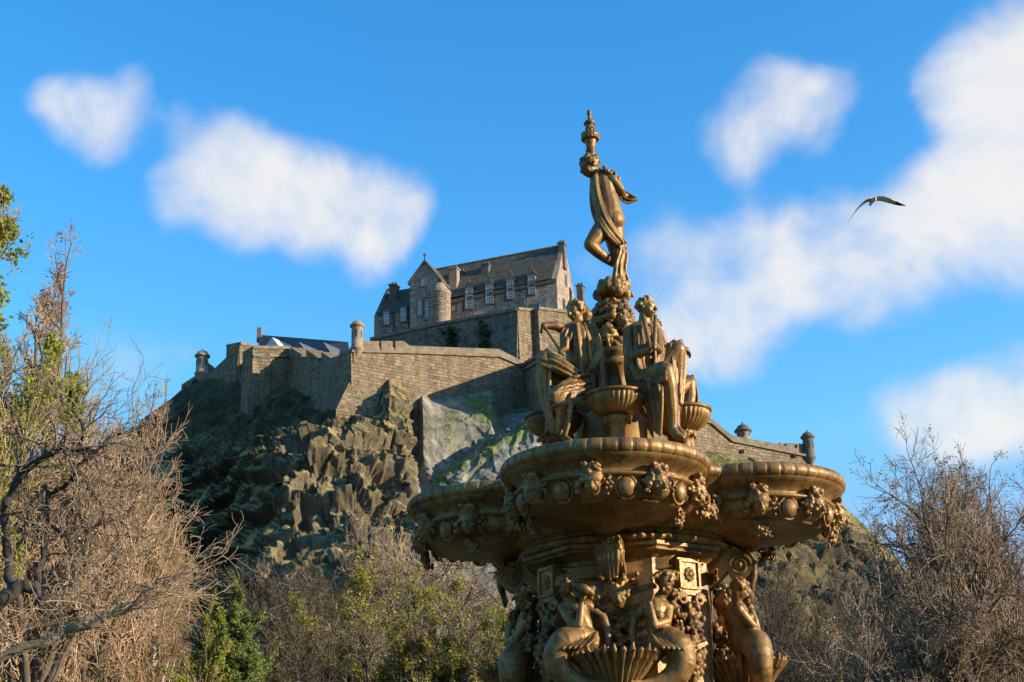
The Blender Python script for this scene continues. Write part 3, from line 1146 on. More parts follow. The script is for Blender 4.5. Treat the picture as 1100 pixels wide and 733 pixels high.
# main roof
k = MB()
R0 = np.array([*TR[:2], zTR])
ra, rb = R0 + bk * WID / 2 + Z * rise - u * 4, A + bk * WID / 2 + Z * rise - u * .72
e0, e1 = R0 + nrm * .35 - Z * .15 - u * 4, A + nrm * .35 - Z * .15 - u * .72
f0, f1 = R0 + bk * (WID + .35) - Z * .15 - u * 4, A + bk * (WID + .35) - Z * .15 - u * .72
k.add([e0, e1, rb, ra, f0, f1], [(0, 1, 2, 3), (3, 2, 5, 4), (0, 3, 4), (1, 5, 2), (0, 4, 5, 1)])
rf = k.build('roof', M['slate'], bld)
k = MB()
k.cap(ra, rb, .22, .22, 8)
k.build('ridge', M['coping'], rf)
# eaves cornice and downpipes
k = MB()
c0, c1 = R0 - Z * .75, A - Z * .75
k.hexa([c0 + nrm * .003, c0 + nrm * .3, c1 + nrm * .3, c1 + nrm * .003][::-1], [p + Z * .5 for p in [c0 + nrm * .003, c0 + nrm * .3, c1 + nrm * .3, c1 + nrm * .003][::-1]])
k.build('cornice', M['ashlar_dark'], bld)
for px in (497, 508, 543, 566):
    p = onface(px, 312, .14)
    z1 = eavez((px - 402) / 196) - .8
    k = MB()
    k.cap([p[0], p[1], z1 - 11], [p[0], p[1], z1], .11, .11, 8)
    k.build('drainpipe', M['dark_iron'], bld)


def window(px0, px1, py0, py1, off, nx, ny, parent=bld, fu=None, fn=None, surround=True):
    """sash window set on the face: surround, frame bars, pane"""
    fu = u if fu is None else fu
    fn = nrm if fn is None else fn
    p00, p11 = onface(px0, py0, off), onface(px1, py1, off)
    c = (p00 + p11) / 2
    w = abs((p11 - p00) @ fu) / 2
    h = abs(p11[2] - p00[2]) / 2
    f = MB()
    if surround:
        s = .2
        vs = []
        for dn in (.16, -.05):
            for k_ in (0, s):
                vs += [c + fu * sx * (w + k_) + Z * sz * (h + k_) + fn * dn for sx, sz in ((-1, -1), (1, -1), (1, 1), (-1, 1))]
        fs = []
        for i in range(4):
            j = (i + 1) % 4
            fs += [(i, 4 + i, 4 + j, j), (8 + i, 8 + j, 12 + j, 12 + i), (4 + i, 12 + i, 12 + j, 4 + j), (i, j, 8 + j, 8 + i)]
        f.add(vs, fs)
    wo = f.build('window', M['coping'], parent)
    pn = MB()
    pn.obox(c + fn * .02, fu * w, -fn * .018, Z * h)
    pn.build('pane', M['glass'], wo)
    fr = MB()
    bw = .05
    for i in range(nx + 1):
        x = -w + 2 * w * i / nx
        fr.obox(c + fu * x + fn * .07, fu * (bw * (1.6 if i in (0, nx) else .8)), -fn * .03, Z * h)
    for j in range(ny + 1):
        z = -h + 2 * h * j / ny
        fr.obox(c + Z * z + fn * .074, fu * w, -fn * .028, Z * (bw * (1.6 if j in (0, ny) or j * 2 == ny else .8)))
    fr.build('frame', M['frame'], wo)
    return wo


def dormer(px, pytop, pyb, halfw, apex, eave_s):
    """wall-head dormer: tall window whose head breaks the eave, with a dark pediment"""
    cx0, cx1 = px - halfw, px + halfw
    c = onface(px, (pytop + pyb) / 2, .18)
    p0, p1 = onface(cx0 - 1.3, pytop, 0), onface(cx1 + 1.3, pytop, 0)
    w = float(np.linalg.norm(v2(p1) - v2(p0))) / 2
    ztop = onface(px, pytop - 1.0)[2]
    zbot = onface(px, pyb + 2)[2]
    cc = np.array([*((p0 + p1) / 2)[:2], 0])
    d = MB()
    d.obox(cc + Z * (ztop + zbot) / 2 + bk * 1.2, u * w, bk * 1.35, Z * (ztop - zbot) / 2)
    dm = d.build('dormer', M['stone_pink'], bld, uv=True)
    k = MB()
    zap = onface(px, apex)[2]
    a = cc + Z * ztop + nrm * .3
    k.add([a - u * (w + .3), a + u * (w + .3), a * 1 + Z * (zap - ztop), a - u * (w + .3) + bk * 3.4, a + u * (w + .3) + bk * 3.4, a + Z * (zap - ztop) + bk * 3.4],
          [(0, 1, 2), (5, 4, 3), (0, 2, 5, 3), (1, 4, 5, 2), (0, 3, 4, 1)])
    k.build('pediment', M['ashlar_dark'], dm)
    k = MB()
    k.ball(a + Z * (zap - ztop + .15), .2, 8, 5)
    k.build('finial', M['ashlar_dark'], dm)
    window(cx0, cx1, pytop, pyb, .17, 3, 6)


for px, yt, yb, hw, ap in ((504, 311, 331, 3.1, 303.5), (525.6, 307, 325.5, 3.1, 298), (548, 303, 320.5, 3.0, 293.5), (571, 297.5, 315.5, 3.1, 287.8)):
    dormer(px, yt, yb, hw, ap, 0)
for x0, x1, y0, y1 in ((481.2, 484, 330.5, 335), (486, 489, 329.5, 334), (580, 586, 325, 331.5)):
    window(x0, x1, y0, y1, .02, 2, 3)
# left wing, lower
lw = block(B, LW, WID, B[2], onface(450, 330)[2], ZB)
lw.build('wall', M['stone_pink'], bld, uv=True)
zl0, zl1 = B[2], onface(450, 330)[2]
k = MB()
L0, L1 = np.array([*B[:2], zl0]), np.array([*LW[:2], zl1]) + u * 2
rs = 5.6
k.add([L0 + nrm * .3 - Z * .1 + u * .6, L1 + nrm * .3 - Z * .1, L1 + bk * WID / 2 + Z * rs, L0 + bk * WID / 2 + Z * rs + u * .6, L0 + bk * (WID + .3) - Z * .1 + u * .6, L1 + bk * (WID + .3) - Z * .1],
      [(0, 1, 2, 3), (3, 2, 5, 4), (0, 3, 4), (1, 5, 2), (0, 4, 5, 1)])
k.build('roof', M['slate'], bld)
k = MB()
g0 = L0 - u * .02
k.add([g0 - Z * .2 + nrm * .1, g0 + bk * WID - Z * .2, g0 + bk * WID / 2 + Z * (rs + .6), g0 + u * .6 - Z * .2 + nrm * .1, g0 + bk * WID + u * .6 - Z * .2, g0 + bk * WID / 2 + u * .6 + Z * (rs + .6)],
      [(2, 1, 0), (3, 4, 5), (3, 5, 2, 0), (5, 4, 1, 2), (4, 3, 0, 1)])
k.build('gable', M['ashlar_dark'], bld)
for px, yt, yb, hw, ap in ((415.3, 336, 348.5, 2.8, 330.5), (433.2, 331.5, 345, 2.8, 326)):
    dormer(px, yt, yb, hw, ap, 0)
for px in (422.5, 439):
    p = onface(px, 345, .14)
    k = MB()
    k.cap([p[0], p[1], p[2] - 8], [p[0], p[1], p[2] + 1.4], .11, .11, 8)
    k.build('drainpipe', M['dark_iron'], bld)
# gabled tower projecting from the front, with the round stair turret on its right
t0, t1 = onface(440.5, 320, 2.6), onface(472, 318, 2.6)
ztw = onface(441, 302.5, 2.6)[2]
zap = onface(456, 281.5, 2.6)[2]
k = MB()
a, b = np.array([*t0[:2], 0]), np.array([*t1[:2], 0])
c_ = (a + b) / 2
dp = bk * 8.6
k.add([a + Z * ZB, b + Z * ZB, b + Z * ztw, c_ + Z * zap, a + Z * ztw, a + dp + Z * ZB, b + dp + Z * ZB, b + dp + Z * ztw, c_ + dp + Z * zap, a + dp + Z * ztw],
      [(0, 1, 2, 3, 4), (9, 8, 7, 6, 5), (1, 6, 7, 2), (0, 4, 9, 5), (2, 7, 8, 3), (3, 8, 9, 4)])
tw = k.build('tower', M['stone_pink'], bld, uv=True)
k = MB()
for s, e in ((a, -1), (b, 1)):
    o_ = u * e * .35
    p0 = s + Z * (ztw - .2) + o_ + nrm * .25
    p1 = c_ + Z * (zap + .35) + nrm * .25
    q = bk * 9.1
    k.add([p0, p1, p1 + q, p0 + q, p0 - Z * .35, p1 - Z * .45, p1 - Z * .45 + q, p0 - Z * .35 + q],
          [(0, 1, 2, 3), (7, 6, 5, 4), (0, 4, 5, 1), (1, 5, 6, 2), (2, 6, 7, 3), (3, 7, 4, 0)])
k.build('roof', M['slate'], tw)
k = MB()
k.cap(c_ + Z * (zap + .3), c_ + Z * (zap + 1.3), .12, .09, 8)
k.ball(c_ + Z * (zap + 1.2), .24, 8, 6)
k.build('finial', M['ashlar_dark'], tw)
ct = onface(472, 330, 2.0)
k = MB()
rt = 1.75
zt0 = onface(472, 317, 2.0)[2]
cb = np.array([ct[0], ct[1], 0])
k.lathe([(rt, ZB), (rt, zt0), (rt + .12, zt0 + .1), (rt + .12, zt0 + .3), (rt * .5, zt0 + 1.6), (.05, zt0 + 2.6)], 24, cb)
k.build('stair_turret', M['stone_pink'], tw, True, uv=True)
window(449.2, 453.2, 322.5, 339, 2.62, 2, 5)
window(457.0, 461.2, 322, 342.5, 2.62, 2, 6)
window(453.2, 457.2, 299, 307, 2.62, 2, 3)


def chimney(px, ytop, ybot, wpx, d, parent=bld, dark=True):
    c = P(px, ybot, d)
    h = P(px, ytop, d)[2] - c[2]
    w = wpx / 2 * d * 1.08 / FPX
    k = MB()
    k.obox(c + Z * (h * .45 - .75), u * w, bk * .6, Z * (h * .45 + .75))
    k.obox(c + Z * h * .92, u * (w + .12), bk * .75, Z * h * .05)
    o = k.build('chimney', M['ashlar_dark' if dark else 'ashlar'], parent, uv=True)
    q = MB()
    n = max(2, int(w * 2 / .7))
    for i in range(n):
        q.lathe([(.2, h * .97), (.17, h * .97 + .5), (.12, h * .97 + .5)], 8, c + u * (-w + 2 * w * (i + .5) / n))
    q.build('chimney_pot', M['ashlar_dark'], o)
    return o


chimney(423.5, 306, 321, 8, 207.5)
chimney(488, 288, 306, 8.5, 204.5, dark=False)
chimney(495.5, 292, 302, 7, 206)
chimney(522.5, 284.5, 296, 8, 205)
chimney(604.5, 261, 280, 6.5, 203.6)
# the lower range seen past the gable
k = MB()
g0 = A + bk * (WID + .05) - u * 1.0
g1 = g0 + bk * 7
zz0 = A[2] - 4.5
k.hexa([np.array([*g0[:2], ZB]), np.array([*(g0 + u * 1.6)[:2], ZB]), np.array([*(g1 + u * 1.6)[:2], ZB]), np.array([*g1[:2], ZB])][::1],
       [np.array([*g0[:2], zz0 + 3.5]), np.array([*(g0 + u * 1.6)[:2], zz0 + 3.5]), np.array([*(g1 + u * 1.6)[:2], zz0]), np.array([*g1[:2], zz0])])
k.build('rear_wing', M['stone_pink'], bld, uv=True)
chimney(624, 307, 320, 6.5, 206, dark=True)
# two windows on the gable end
for du, dz in ((.33, -3.4), (.66, -3.4), (.5, 1.2)):
    c = A + bk * WID * du + Z * dz + u * .06
    k = MB()
    k.obox(c, u * .05, bk * .5, Z * 1.0)
    wo = k.build('window', M['coping'], bld)
    k = MB()
    k.obox(c + u * .06, u * .02, bk * .38, Z * .85)
    k.build('pane', M['glass'], wo)

# ------------------------------------------------------------------ low slate roofed range at left
lr = thing('slate_roofed_range', 'low slate roofed range with small gables behind the left ramparts', 'building', tuple(P(320, 385, 215)))
E0, E1 = P(280.5, 377, 214), P(376, 381, 196)
G0, G1 = P(281, 360, 220), P(374, 367.5, 202)
bk2 = np.array([E1[1] - E0[1], -(E1[0] - E0[0]), 0])
bk2 = -bk2 / np.linalg.norm(bk2)
k = MB()
F0, F1 = G0 * 2 - E0, G1 * 2 - E1
F0[2], F1[2] = E0[2], E1[2]
k.add([E0, E1, G1, G0, F0, F1], [(0, 1, 2, 3), (3, 2, 5, 4), (0, 3, 4), (1, 5, 2), (0, 4, 5, 1)])
k.build('roof', M['slate_blue'], lr)
k = MB()
lo = np.array([0, 0, -8])
k.hexa([E0 + lo, E1 + lo, F1 + lo, F0 + lo], [E0 - Z * .02, E1 - Z * .02, F1 - Z * .02, F0 - Z * .02])
k.build('wall', M['stone'], lr, uv=True)
k = MB()
gu = (E0 - E1) / np.linalg.norm(E0 - E1)
k.add([E0 + gu * .05 + lo, F0 + gu * .05 + lo, F0 + gu * .05, G0 + gu * .05 + Z * .7, E0 + gu * .05, E0 + gu * .8 + lo, F0 + gu * .8 + lo, F0 + gu * .8, G0 + gu * .8 + Z * .7, E0 + gu * .8],
      [(0, 1, 2, 3, 4), (9, 8, 7, 6, 5), (0, 4, 9, 5), (4, 3, 8, 9), (3, 2, 7, 8), (2, 1, 6, 7)])
k.build('gable', M['coping'], lr, uv=True)
chm = MB()
c = P(278.5, 362, 219)
chm.obox(c + Z * .3, np.array([.35, 0, 0]), np.array([0, .5, 0]), Z * 1.2)
chm.build('chimney', M['coping'], lr)
for xa, xc, xb, ya, yc, mm, dd in ((284, 292.5, 301, 373.5, 362.5, 'render_white', 206), (312, 321, 329, 377.5, 367.5, 'lead', 200.5), (338.5, 347, 354.5, 377.5, 367.5, 'lead', 196.5)):
    k = MB()
    a, b, c = P(xa, ya, dd), P(xb, ya + .5, dd - 1), P(xc, yc, dd)
    q = np.array([3.5, 6.0, 0])
    lo = np.array([0, 0, -4])
    k.add([a + lo, b + lo, b, c, a, a + lo + q, b + lo + q, b + q, c + q, a + q], [(0, 1, 2, 3, 4), (9, 8, 7, 6, 5), (1, 6, 7, 2), (2, 7, 8, 3), (3, 8, 9, 4), (4, 9, 5, 0)])
    k.build('small_gable', M[mm], lr)
# ------------------------------------------------------------------ the fountain
FX, FY = 1.0074, 13.0
TH = R(-11.1)                      # direction of the right hand lobe
LOB, LR, ZR = 1.16, .916, 4.62     # lobe centre distance, lobe radius, rim height
BZ = M['bronze']
FO = thing('fountain', 'tall ornate gilded cast iron fountain with statues and a four lobed basin', 'fountain', (FX, FY, 0))
AX = np.array([FX, FY, 0.0])


def zf(py, r=0.0):
    return float(P(668, py, FY - r)[2])


def Q(px, py, dy=0.0):
    return P(px, py, FY + dy)


def S1(dy=0.0, z=5.0):
    """metres per photo pixel at the axis plane moved by dy"""
    return float((np.array([FX, FY + dy, z]) - CAM) @ cF) / FPX


def qchain(b, pts, seg=10):
    """pts: (px, py, dy, r px)"""
    b.chain([(Q(x, y, d), r * S1(d)) for x, y, d, r in pts], seg)


def qball(b, x, y, d, r, seg=10, rings=6):
    s = S1(d)
    b.ball(Q(x, y, d), r * s if isinstance(r, (int, float)) else tuple(k * s for k in r), seg, rings)


def qsheet(b, A, B_, n, r, seed=0, jit=.6, amp=.016):
    """cloth between two guide lines: dense tubes whose depth rises and falls in irregular folds"""
    rng = np.random.default_rng(seed)
    A, B_ = np.array(A, float), np.array(B_, float)
    m = max(len(A), len(B_)) * 4

    def res(g):
        t = np.linspace(0, 1, len(g))
        tt = np.linspace(0, 1, m)
        o = np.stack([np.interp(tt, t, g[:, i]) for i in range(3)], 1)
        for _ in range(3):
            o[1:-1] = (o[:-2] + 2 * o[1:-1] + o[2:]) / 4
        return o
    A, B_ = res(A), res(B_)
    wmax = np.max(np.linalg.norm((A - B_)[:, :2], axis=1))
    N_ = int(max(n * 1.6, wmax / 1.9))
    ph = rng.random(3) * 6.3
    u = np.linspace(0, 1, m)
    for i in range(N_):
        s = i / (N_ - 1)
        L = A * (1 - s) + B_ * s
        drift = .10 * np.sin(2.2 * u + ph[2]) + .05 * np.sin(5 * u + ph[0])
        q = s + drift
        f = np.sin(q * n * 3.1 + ph[0]) + .6 * np.sin(q * n * 5.3 + ph[1])
        f = np.sign(f) * np.abs(f) ** .7
        L[:, 2] -= amp * f
        rr = r * .62
        qchain(b, [(x, y, d, rr * (.8 + .3 * k / m)) for k, (x, y, d) in enumerate(L)], 7)


def head(b, hb, c, r, face, up=(0, 0, 1), hair='curls', seed=0, neck=None):
    """head of half-height r with a face turned to `face`; hair goes to its own mesh hb"""
    c = np.array(c, float)
    f = np.array(face, float)
    f /= np.linalg.norm(f)
    s = np.cross(f, np.array(up, float))
    s /= np.linalg.norm(s)
    w = np.cross(s, f)
    A = np.array([s, f, w])
    p = lambda x, y, z: c + (s * x + f * y + w * z) * r
    b.ball(p(0, -.12, .2), (r * .76, r * .9, r * .8), 14, 9, A)          # cranium
    b.ball(p(0, .12, -.18), (r * .62, r * .7, r * .8), 14, 9, A)         # face
    b.ball(p(0, .42, -.68), (r * .3, r * .3, r * .26), 8, 6, A)          # chin
    b.cap(p(0, .74, .12), p(0, .98, -.24), r * .09, r * .17, 8)          # nose
    for k in (-1, 1):
        b.cap(p(.1 * k, .76, .2), p(.48 * k, .58, .2), r * .1, r * .09, 8)   # brow
        b.ball(p(.27 * k, .66, .02), r * .13, 8, 6)                       # eye
        b.ball(p(.4 * k, .5, -.28), (r * .2, r * .2, r * .22), 8, 6, A)   # cheek
        b.ball(p(.74 * k, -.05, -.02), (r * .1, r * .17, r * .24), 8, 6, A)   # ear
    b.cap(p(-.2, .74, -.46), p(.2, .74, -.46), r * .1, r * .1, 8)        # mouth
    b.cap(p(-.15, .72, -.56), p(.15, .72, -.56), r * .09, r * .09, 8)
    rng = np.random.default_rng(seed)
    n = 46 if hair == 'curls' else 34
    hb.ball(p(0, -.22, .28), (r * .82, r * .88, r * .82), 14, 9, A)
    for i in range(n):
        v = rng.normal(size=3)
        v[2] = abs(v[2]) * .9 - .25
        v /= np.linalg.norm(v)
        if v[1] > .55 and v[2] < .55:
            continue
        q = p(v[0] * .82, v[1] * .86 - .16, v[2] * .86 + .24)
        hb.ball(q, r * (.15 + .13 * rng.random()), 7, 5)
    if neck is not None:
        b.cap(p(0, -.25, -.5), neck, r * .5, r * .58, 12)


def hand(b, wrist, tip, r, curl=(0, 0, -1), side=1):
    """a small palm, four unequal bent fingers and a thumb"""
    w, t = np.array(wrist, float), np.array(tip, float)
    d = t - w
    L = np.linalg.norm(d)
    d /= L
    cu = np.array(curl, float)
    cu = cu - d * (cu @ d)
    cu /= np.linalg.norm(cu)
    x = np.cross(d, cu)
    for i in range(4):
        o = x * (i - 1.5) * r * .62
        k = w + o * .7
        m1 = w + d * L * .5 + o
        m2 = w + d * L * (.78 - .05 * abs(i - 1.3)) + o + cu * L * .1
        m3 = w + d * L * (.86 - .06 * abs(i - 1.3)) + o + cu * L * .32
        b.chain([(k, r * .42), (m1, r * .42), (m2, r * .33), (m3, r * .27)], 7)
    b.chain([(w + x * side * r * .6, r * .4), (w + d * L * .3 + x * side * r * 1.5 + cu * r * .4, r * .36), (w + d * L * .55 + x * side * r * 1.5 + cu * r * 1.3, r * .28)], 7)


# ---- shared ornaments, built round the origin facing +X
def ornament_mask():
    b = MB()
    head(b, b, (0, 0, 0), .115, (1, 0, -.18), seed=3)
    rng = np.random.default_rng(8)
    for i in range(20):                           # bunches of fruit at both temples
        s = -1 if i % 2 else 1
        b.ball((.0 + rng.normal() * .03, s * (.105 + abs(rng.normal()) * .022), .06 - rng.random() * .17), .014 + rng.random() * .012, 7, 5)
    for i in range(16):
        b.ball((.02 + rng.random() * .04, rng.normal() * .05, .115 + rng.random() * .04), .018 + rng.random() * .01, 7, 5)
    o = b.sculpt('mask', BZ, None, .0062, 1)
    me = o.data
    bpy.data.objects.remove(o)
    return me


def ornament_leaf():
    """acanthus cluster that hangs below the band"""
    rng = np.random.default_rng(5)
    b = MB()
    for i in range(11):
        a = -PI * .15 + PI * 1.3 * i / 10 - PI * .5
        L = .13 + .05 * math.sin(i * 2.1)
        for k in range(4):
            t = (k + .6) / 4
            y, z = math.sin(a) * L * t, -.03 + -math.cos(a) * L * t * -1 - .04
            b.ball((.025 + .05 * math.sin(t * 3.0), y, z), (.018, .024 * (1.2 - t * .5), .026), 7, 5)
    for i in range(40):
        b.ball((.05 + rng.random() * .05, rng.normal() * .045, -.03 + rng.normal() * .05), .013 + rng.random() * .012, 7, 5)
    for s in (-1, 1):                              # small volutes
        for k in range(15):
            t = k / 14 * 2 * PI * 1.3
            r = .055 * (1 - k / 20)
            b.ball((.045, s * (.085 + r * math.cos(t)), .05 + r * math.sin(t)), .016, 6, 5)
    o = b.sculpt('leaf_cluster', BZ, None, .0065, 1)
    me = o.data
    bpy.data.objects.remove(o)
    return me


MASK, LEAF = ornament_mask(), ornament_leaf()
eg = MB()
eg.ball((0, 0, 0), (.055, .085, .095), 18, 12)
eg_o = eg.build('egg_boss', BZ, None, True)
EGG = eg_o.data
bpy.data.objects.remove(eg_o)
rg = MB()
rg.chain([((-.015, .10 * math.cos(2 * PI * i / 40), .115 * math.sin(2 * PI * i / 40)), .013) for i in range(41)], 8)
rg_o = rg.build('egg_frame', BZ, None, True)
EGGR = rg_o.data
bpy.data.objects.remove(rg_o)


def place(me, name, parent, pos, yaw, pitch=0, s=1.0):
    o = bpy.data.objects.new(name, me)
    COL.objects.link(o)
    o.parent = parent
    o.location = pos
    o.rotation_euler = (0, pitch, yaw)
    o.scale = (s, s, s)
    return o


# ---- the four lobed basin
NG = 46                            # gadroons round a lobe rim


def gad(depth, n=NG):
    def f(a, j):
        t = (a * n / (2 * PI)) % 1.0
        g = abs(t - .5) * 2
        return 1 - depth * max(0, (g - .72) / .28) ** 1.5
    return f


def trimmed(lobes, k, c, prof, seg, mod):
    """lathe whose faces lying inside another lobe are left out"""
    b = MB()
    b.lathe(prof, seg, c, mod)
    keep = []
    for q in b.f:
        m = np.mean([b.v[i] for i in q], 0)
        ok = True
        for i, (cx, cy, r) in enumerate(lobes):
            if i != k and math.hypot(m[0] - cx, m[1] - cy) < r - .10:
                ok = False
        if ok:
            keep.append(q)
    b.f = keep
    return b


LOBES = []
for k in range(4):
    a = TH + k * PI / 2
    LOBES.append((FX + LOB * math.cos(a), FY + LOB * math.sin(a), LR))
for k in range(4):
    a = TH + PI / 4 + k * PI / 2
    LOBES.append((FX + .93 * math.cos(a), FY + .93 * math.sin(a), .42))

rim_prof = lambda r: [(r - .16, -.07), (r - .15, .0), (r - .125, .022), (r - .07, .03), (r - .02, .012), (r, -.02), (r + .004, -.055), (r - .012, -.088), (r - .03, -.098)]
for k, (cx, cy, r) in enumerate(LOBES):
    big = k < 4
    yaw = TH + k * PI / 2 if big else TH + PI / 4 + (k - 4) * PI / 2
    c = (cx, cy, ZR)
    nb = MB()
    if big:
        prof = [(r - .028, -.097), (r - .035, -.115), (r - .06, -.135), (r - .105, -.165), (r - .14, -.20), (r - .155, -.235),
                (r - .12, -.238), (r - .105, -.25), (r - .12, -.268), (r - .155, -.275), (r - .165, -.30), (r - .155, -.35), (r - .18, -.40), (r - .23, -.43), (r - .25, -.432), (r - .25, -.45), (r - .29, -.458), (r - .45, -.49), (r - .60, -.515), (.15, -.54), (.12, -.56), (.06, -.60), (.001, -.61)]

        def flute(a, j, n=30):
            if 17 <= j <= 21:
                return 1 + .018 * math.cos(a * n)
            if 6 <= j <= 8:
                return 1
            return 1
        nb.lathe(prof, 180, c, flute)
    else:
        prof = [(r - .028, -.097), (r - .06, -.135), (r - .105, -.165), (r - .14, -.20), (r - .14, -.25), (r - .16, -.275), (r - .13, -.33), (r - .16, -.40), (r - .22, -.44), (r - .3, -.48), (.02, -.5)]
        nb.lathe(prof, 90, c)
    lobe = nb.build('basin_lobe' if big else 'basin_corner', BZ, FO, True)
    rb = trimmed(LOBES, k, c, rim_prof(r), NG * 8 if big else 30 * 8, gad(.016, NG if big else 30))
    rm = rb.build('rim', BZ, lobe, True)
    # rope bead below the cavetto
    if big:
        for ang in (-80, -40, 0, 40, 80):
            t = yaw + R(ang)
            rr = r - .12
            pos = (cx - FX + rr * math.cos(t), cy - FY + rr * math.sin(t), ZR - .33)
            place(MASK, 'mask', lobe, pos, t, .05, .98)
        for ang in (-60, -20, 20, 60):
            t = yaw + R(ang)
            rr = r - .145
            pos = (cx - FX + rr * math.cos(t), cy - FY + rr * math.sin(t), ZR - .365)
            e = place(EGG, 'egg_boss', lobe, pos, t, .12, .86)
            place(EGGR, 'egg_frame', lobe, pos, t, .12, .86)
        for ang in (-78, 78):
            t = yaw + R(ang)
            rr = r - .29
            pos = (cx - FX + rr * math.cos(t), cy - FY + rr * math.sin(t), ZR - .50)
            place(LEAF, 'leaf_cluster', lobe, pos, t, .35, .62)
        t = yaw
        if k % 2 == 0:
            place(LEAF, 'leaf_cluster', lobe, (cx - FX + (r - .2) * math.cos(t), cy - FY + (r - .2) * math.sin(t), ZR - .44), t, .3, .95)
    else:
        t = yaw
        place(LEAF, 'leaf_cluster', lobe, (cx - FX + (r - .17) * math.cos(t), cy - FY + (r - .17) * math.sin(t), ZR - .34), t, .1, .95)
# basin floor
b = MB()
n = 240
ring = []
for i in range(n):
    a = 2 * PI * i / n
    d = np.array([math.cos(a), math.sin(a)])
    best = .9
    for cx, cy, r in LOBES:
        c = np.array([cx - FX, cy - FY])
        bb = c @ d
        disc = bb * bb - (c @ c - (r - .12) ** 2)
        if disc > 0:
            best = max(best, bb + math.sqrt(disc))
    ring.append((FX + d[0] * best, FY + d[1] * best, ZR - .06))
b.add([(FX, FY, ZR - .06)] + ring, [(0, 1 + i, 1 + (i + 1) % n) for i in range(n)])
b.build('basin_floor', BZ, FO)


# ---- neck mouldings under the basin, shaft and pedestal
def rope(n, d):
    return lambda a, j: 1 + d * math.cos(a * n)


ZN = zf(556, 1.0)
b = MB()
b.lathe([(.5, ZN + .2), (.62, ZN + .16), (.80, ZN + .11), (.93, ZN + .07), (.98, ZN + .03)], 120, AX)
b.lathe([(.98, ZN + .03), (1.03, ZN + .005), (1.045, ZN - .03), (1.03, ZN - .065), (.97, ZN - .085)], 480, AX, lambda a, j: 1 + (.012 * (math.cos(a * 60)) if 1 <= j <= 3 else 0))
b.lathe([(.97, ZN - .085), (.94, ZN - .10), (.95, ZN - .115)], 120, AX)
b.lathe([(.95, ZN - .115), (.985, ZN - .135), (.985, ZN - .165), (.945, ZN - .185)], 480, AX, lambda a, j: 1 + (.010 * (math.cos(a * 72)) if 1 <= j <= 2 else 0))
b.lathe([(.945, ZN - .185), (.86, ZN - .192), (.80, ZN - .20), (.7, ZN - .21)], 120, AX)
b.build('neck_moulding', BZ, FO, True)

ZS1, ZS0 = ZN - .2, 2.45           # shaft top and bottom


def ngon(r, half, z):
    """octagon: wide faces to the lobes, narrow ones on the diagonals; r apothem of the wide faces"""
    pts = []
    for k in range(4):
        a = TH + k * PI / 2
        d = np.array([math.cos(a), math.sin(a)])
        t = np.array([-d[1], d[0]])
        for s in (-1, 1):
            p = d * r + t * s * half
            pts.append((FX + p[0], FY + p[1], z))
    return pts


b = MB()
lay = [(.90, .395, ZN - .193), (.90, .395, ZN - .225), (.87, .38, ZN - .24), (.88, .385, ZN - .265), (.83, .36, ZN - .28), (.79, .34, ZN - .305), (.77, .33, ZN - .32), (.77, .33, ZS0 + .2),
       (.8, .34, ZS0 + .16), (.8, .34, ZS0)]
rings = [ngon(r, h, z) for r, h, z in lay]
vs = [p for q in rings for p in q]
fs = []
for j in range(len(rings) - 1):
    for i in range(8):
        i2 = (i + 1) % 8
        fs.append((j * 8 + i, (j + 1) * 8 + i, (j + 1) * 8 + i2, j * 8 + i2))
fs.append(tuple(range(8)))
b.add(vs, fs)
b.build('column_shaft', BZ, FO)
b = MB()
b.lathe([(.84, ZS0 + .02), (.80, ZS0 - .04), (.95, ZS0 - .12), (.95, ZS0 - .2), (.85, ZS0 - .26), (.8, ZS0 - .5), (.9, ZS0 - .9), (1.15, ZS0 - 1.2), (1.25, .95), (1.4, .9), (1.45, .6), (1.7, .55), (1.7, .3), (2.0, .28), (2.0, 0)], 64, AX)
b.build('lower_pedestal', BZ, FO, True)
b = MB()
b.lathe([(4.1, 0), (4.15, .42), (4.3, .5), (4.5, .5), (4.6, .4), (4.6, 0)], 96, AX)
b.build('pool_kerb', M['coping'], FO, True)


b = MB()
b.lathe([(4.12, .3), (1.9, .3)], 96, AX)
b.build('water', M['water'], FO)


def local4(mk, name):
    """build a part on the lobe axis facing the camera and turn copies of it to the other three sides"""
    o = mk()
    o.name = name
    for k in (1, 2, 3):
        c = copy_tree(o, FO)
        c.rotation_euler = (0, 0, k * PI / 2)
    return o


def dirs(ang):
    d = np.array([math.cos(ang), math.sin(ang), 0])
    return d, np.array([-d[1], d[0], 0])


ZV = zf(600, 1.1)


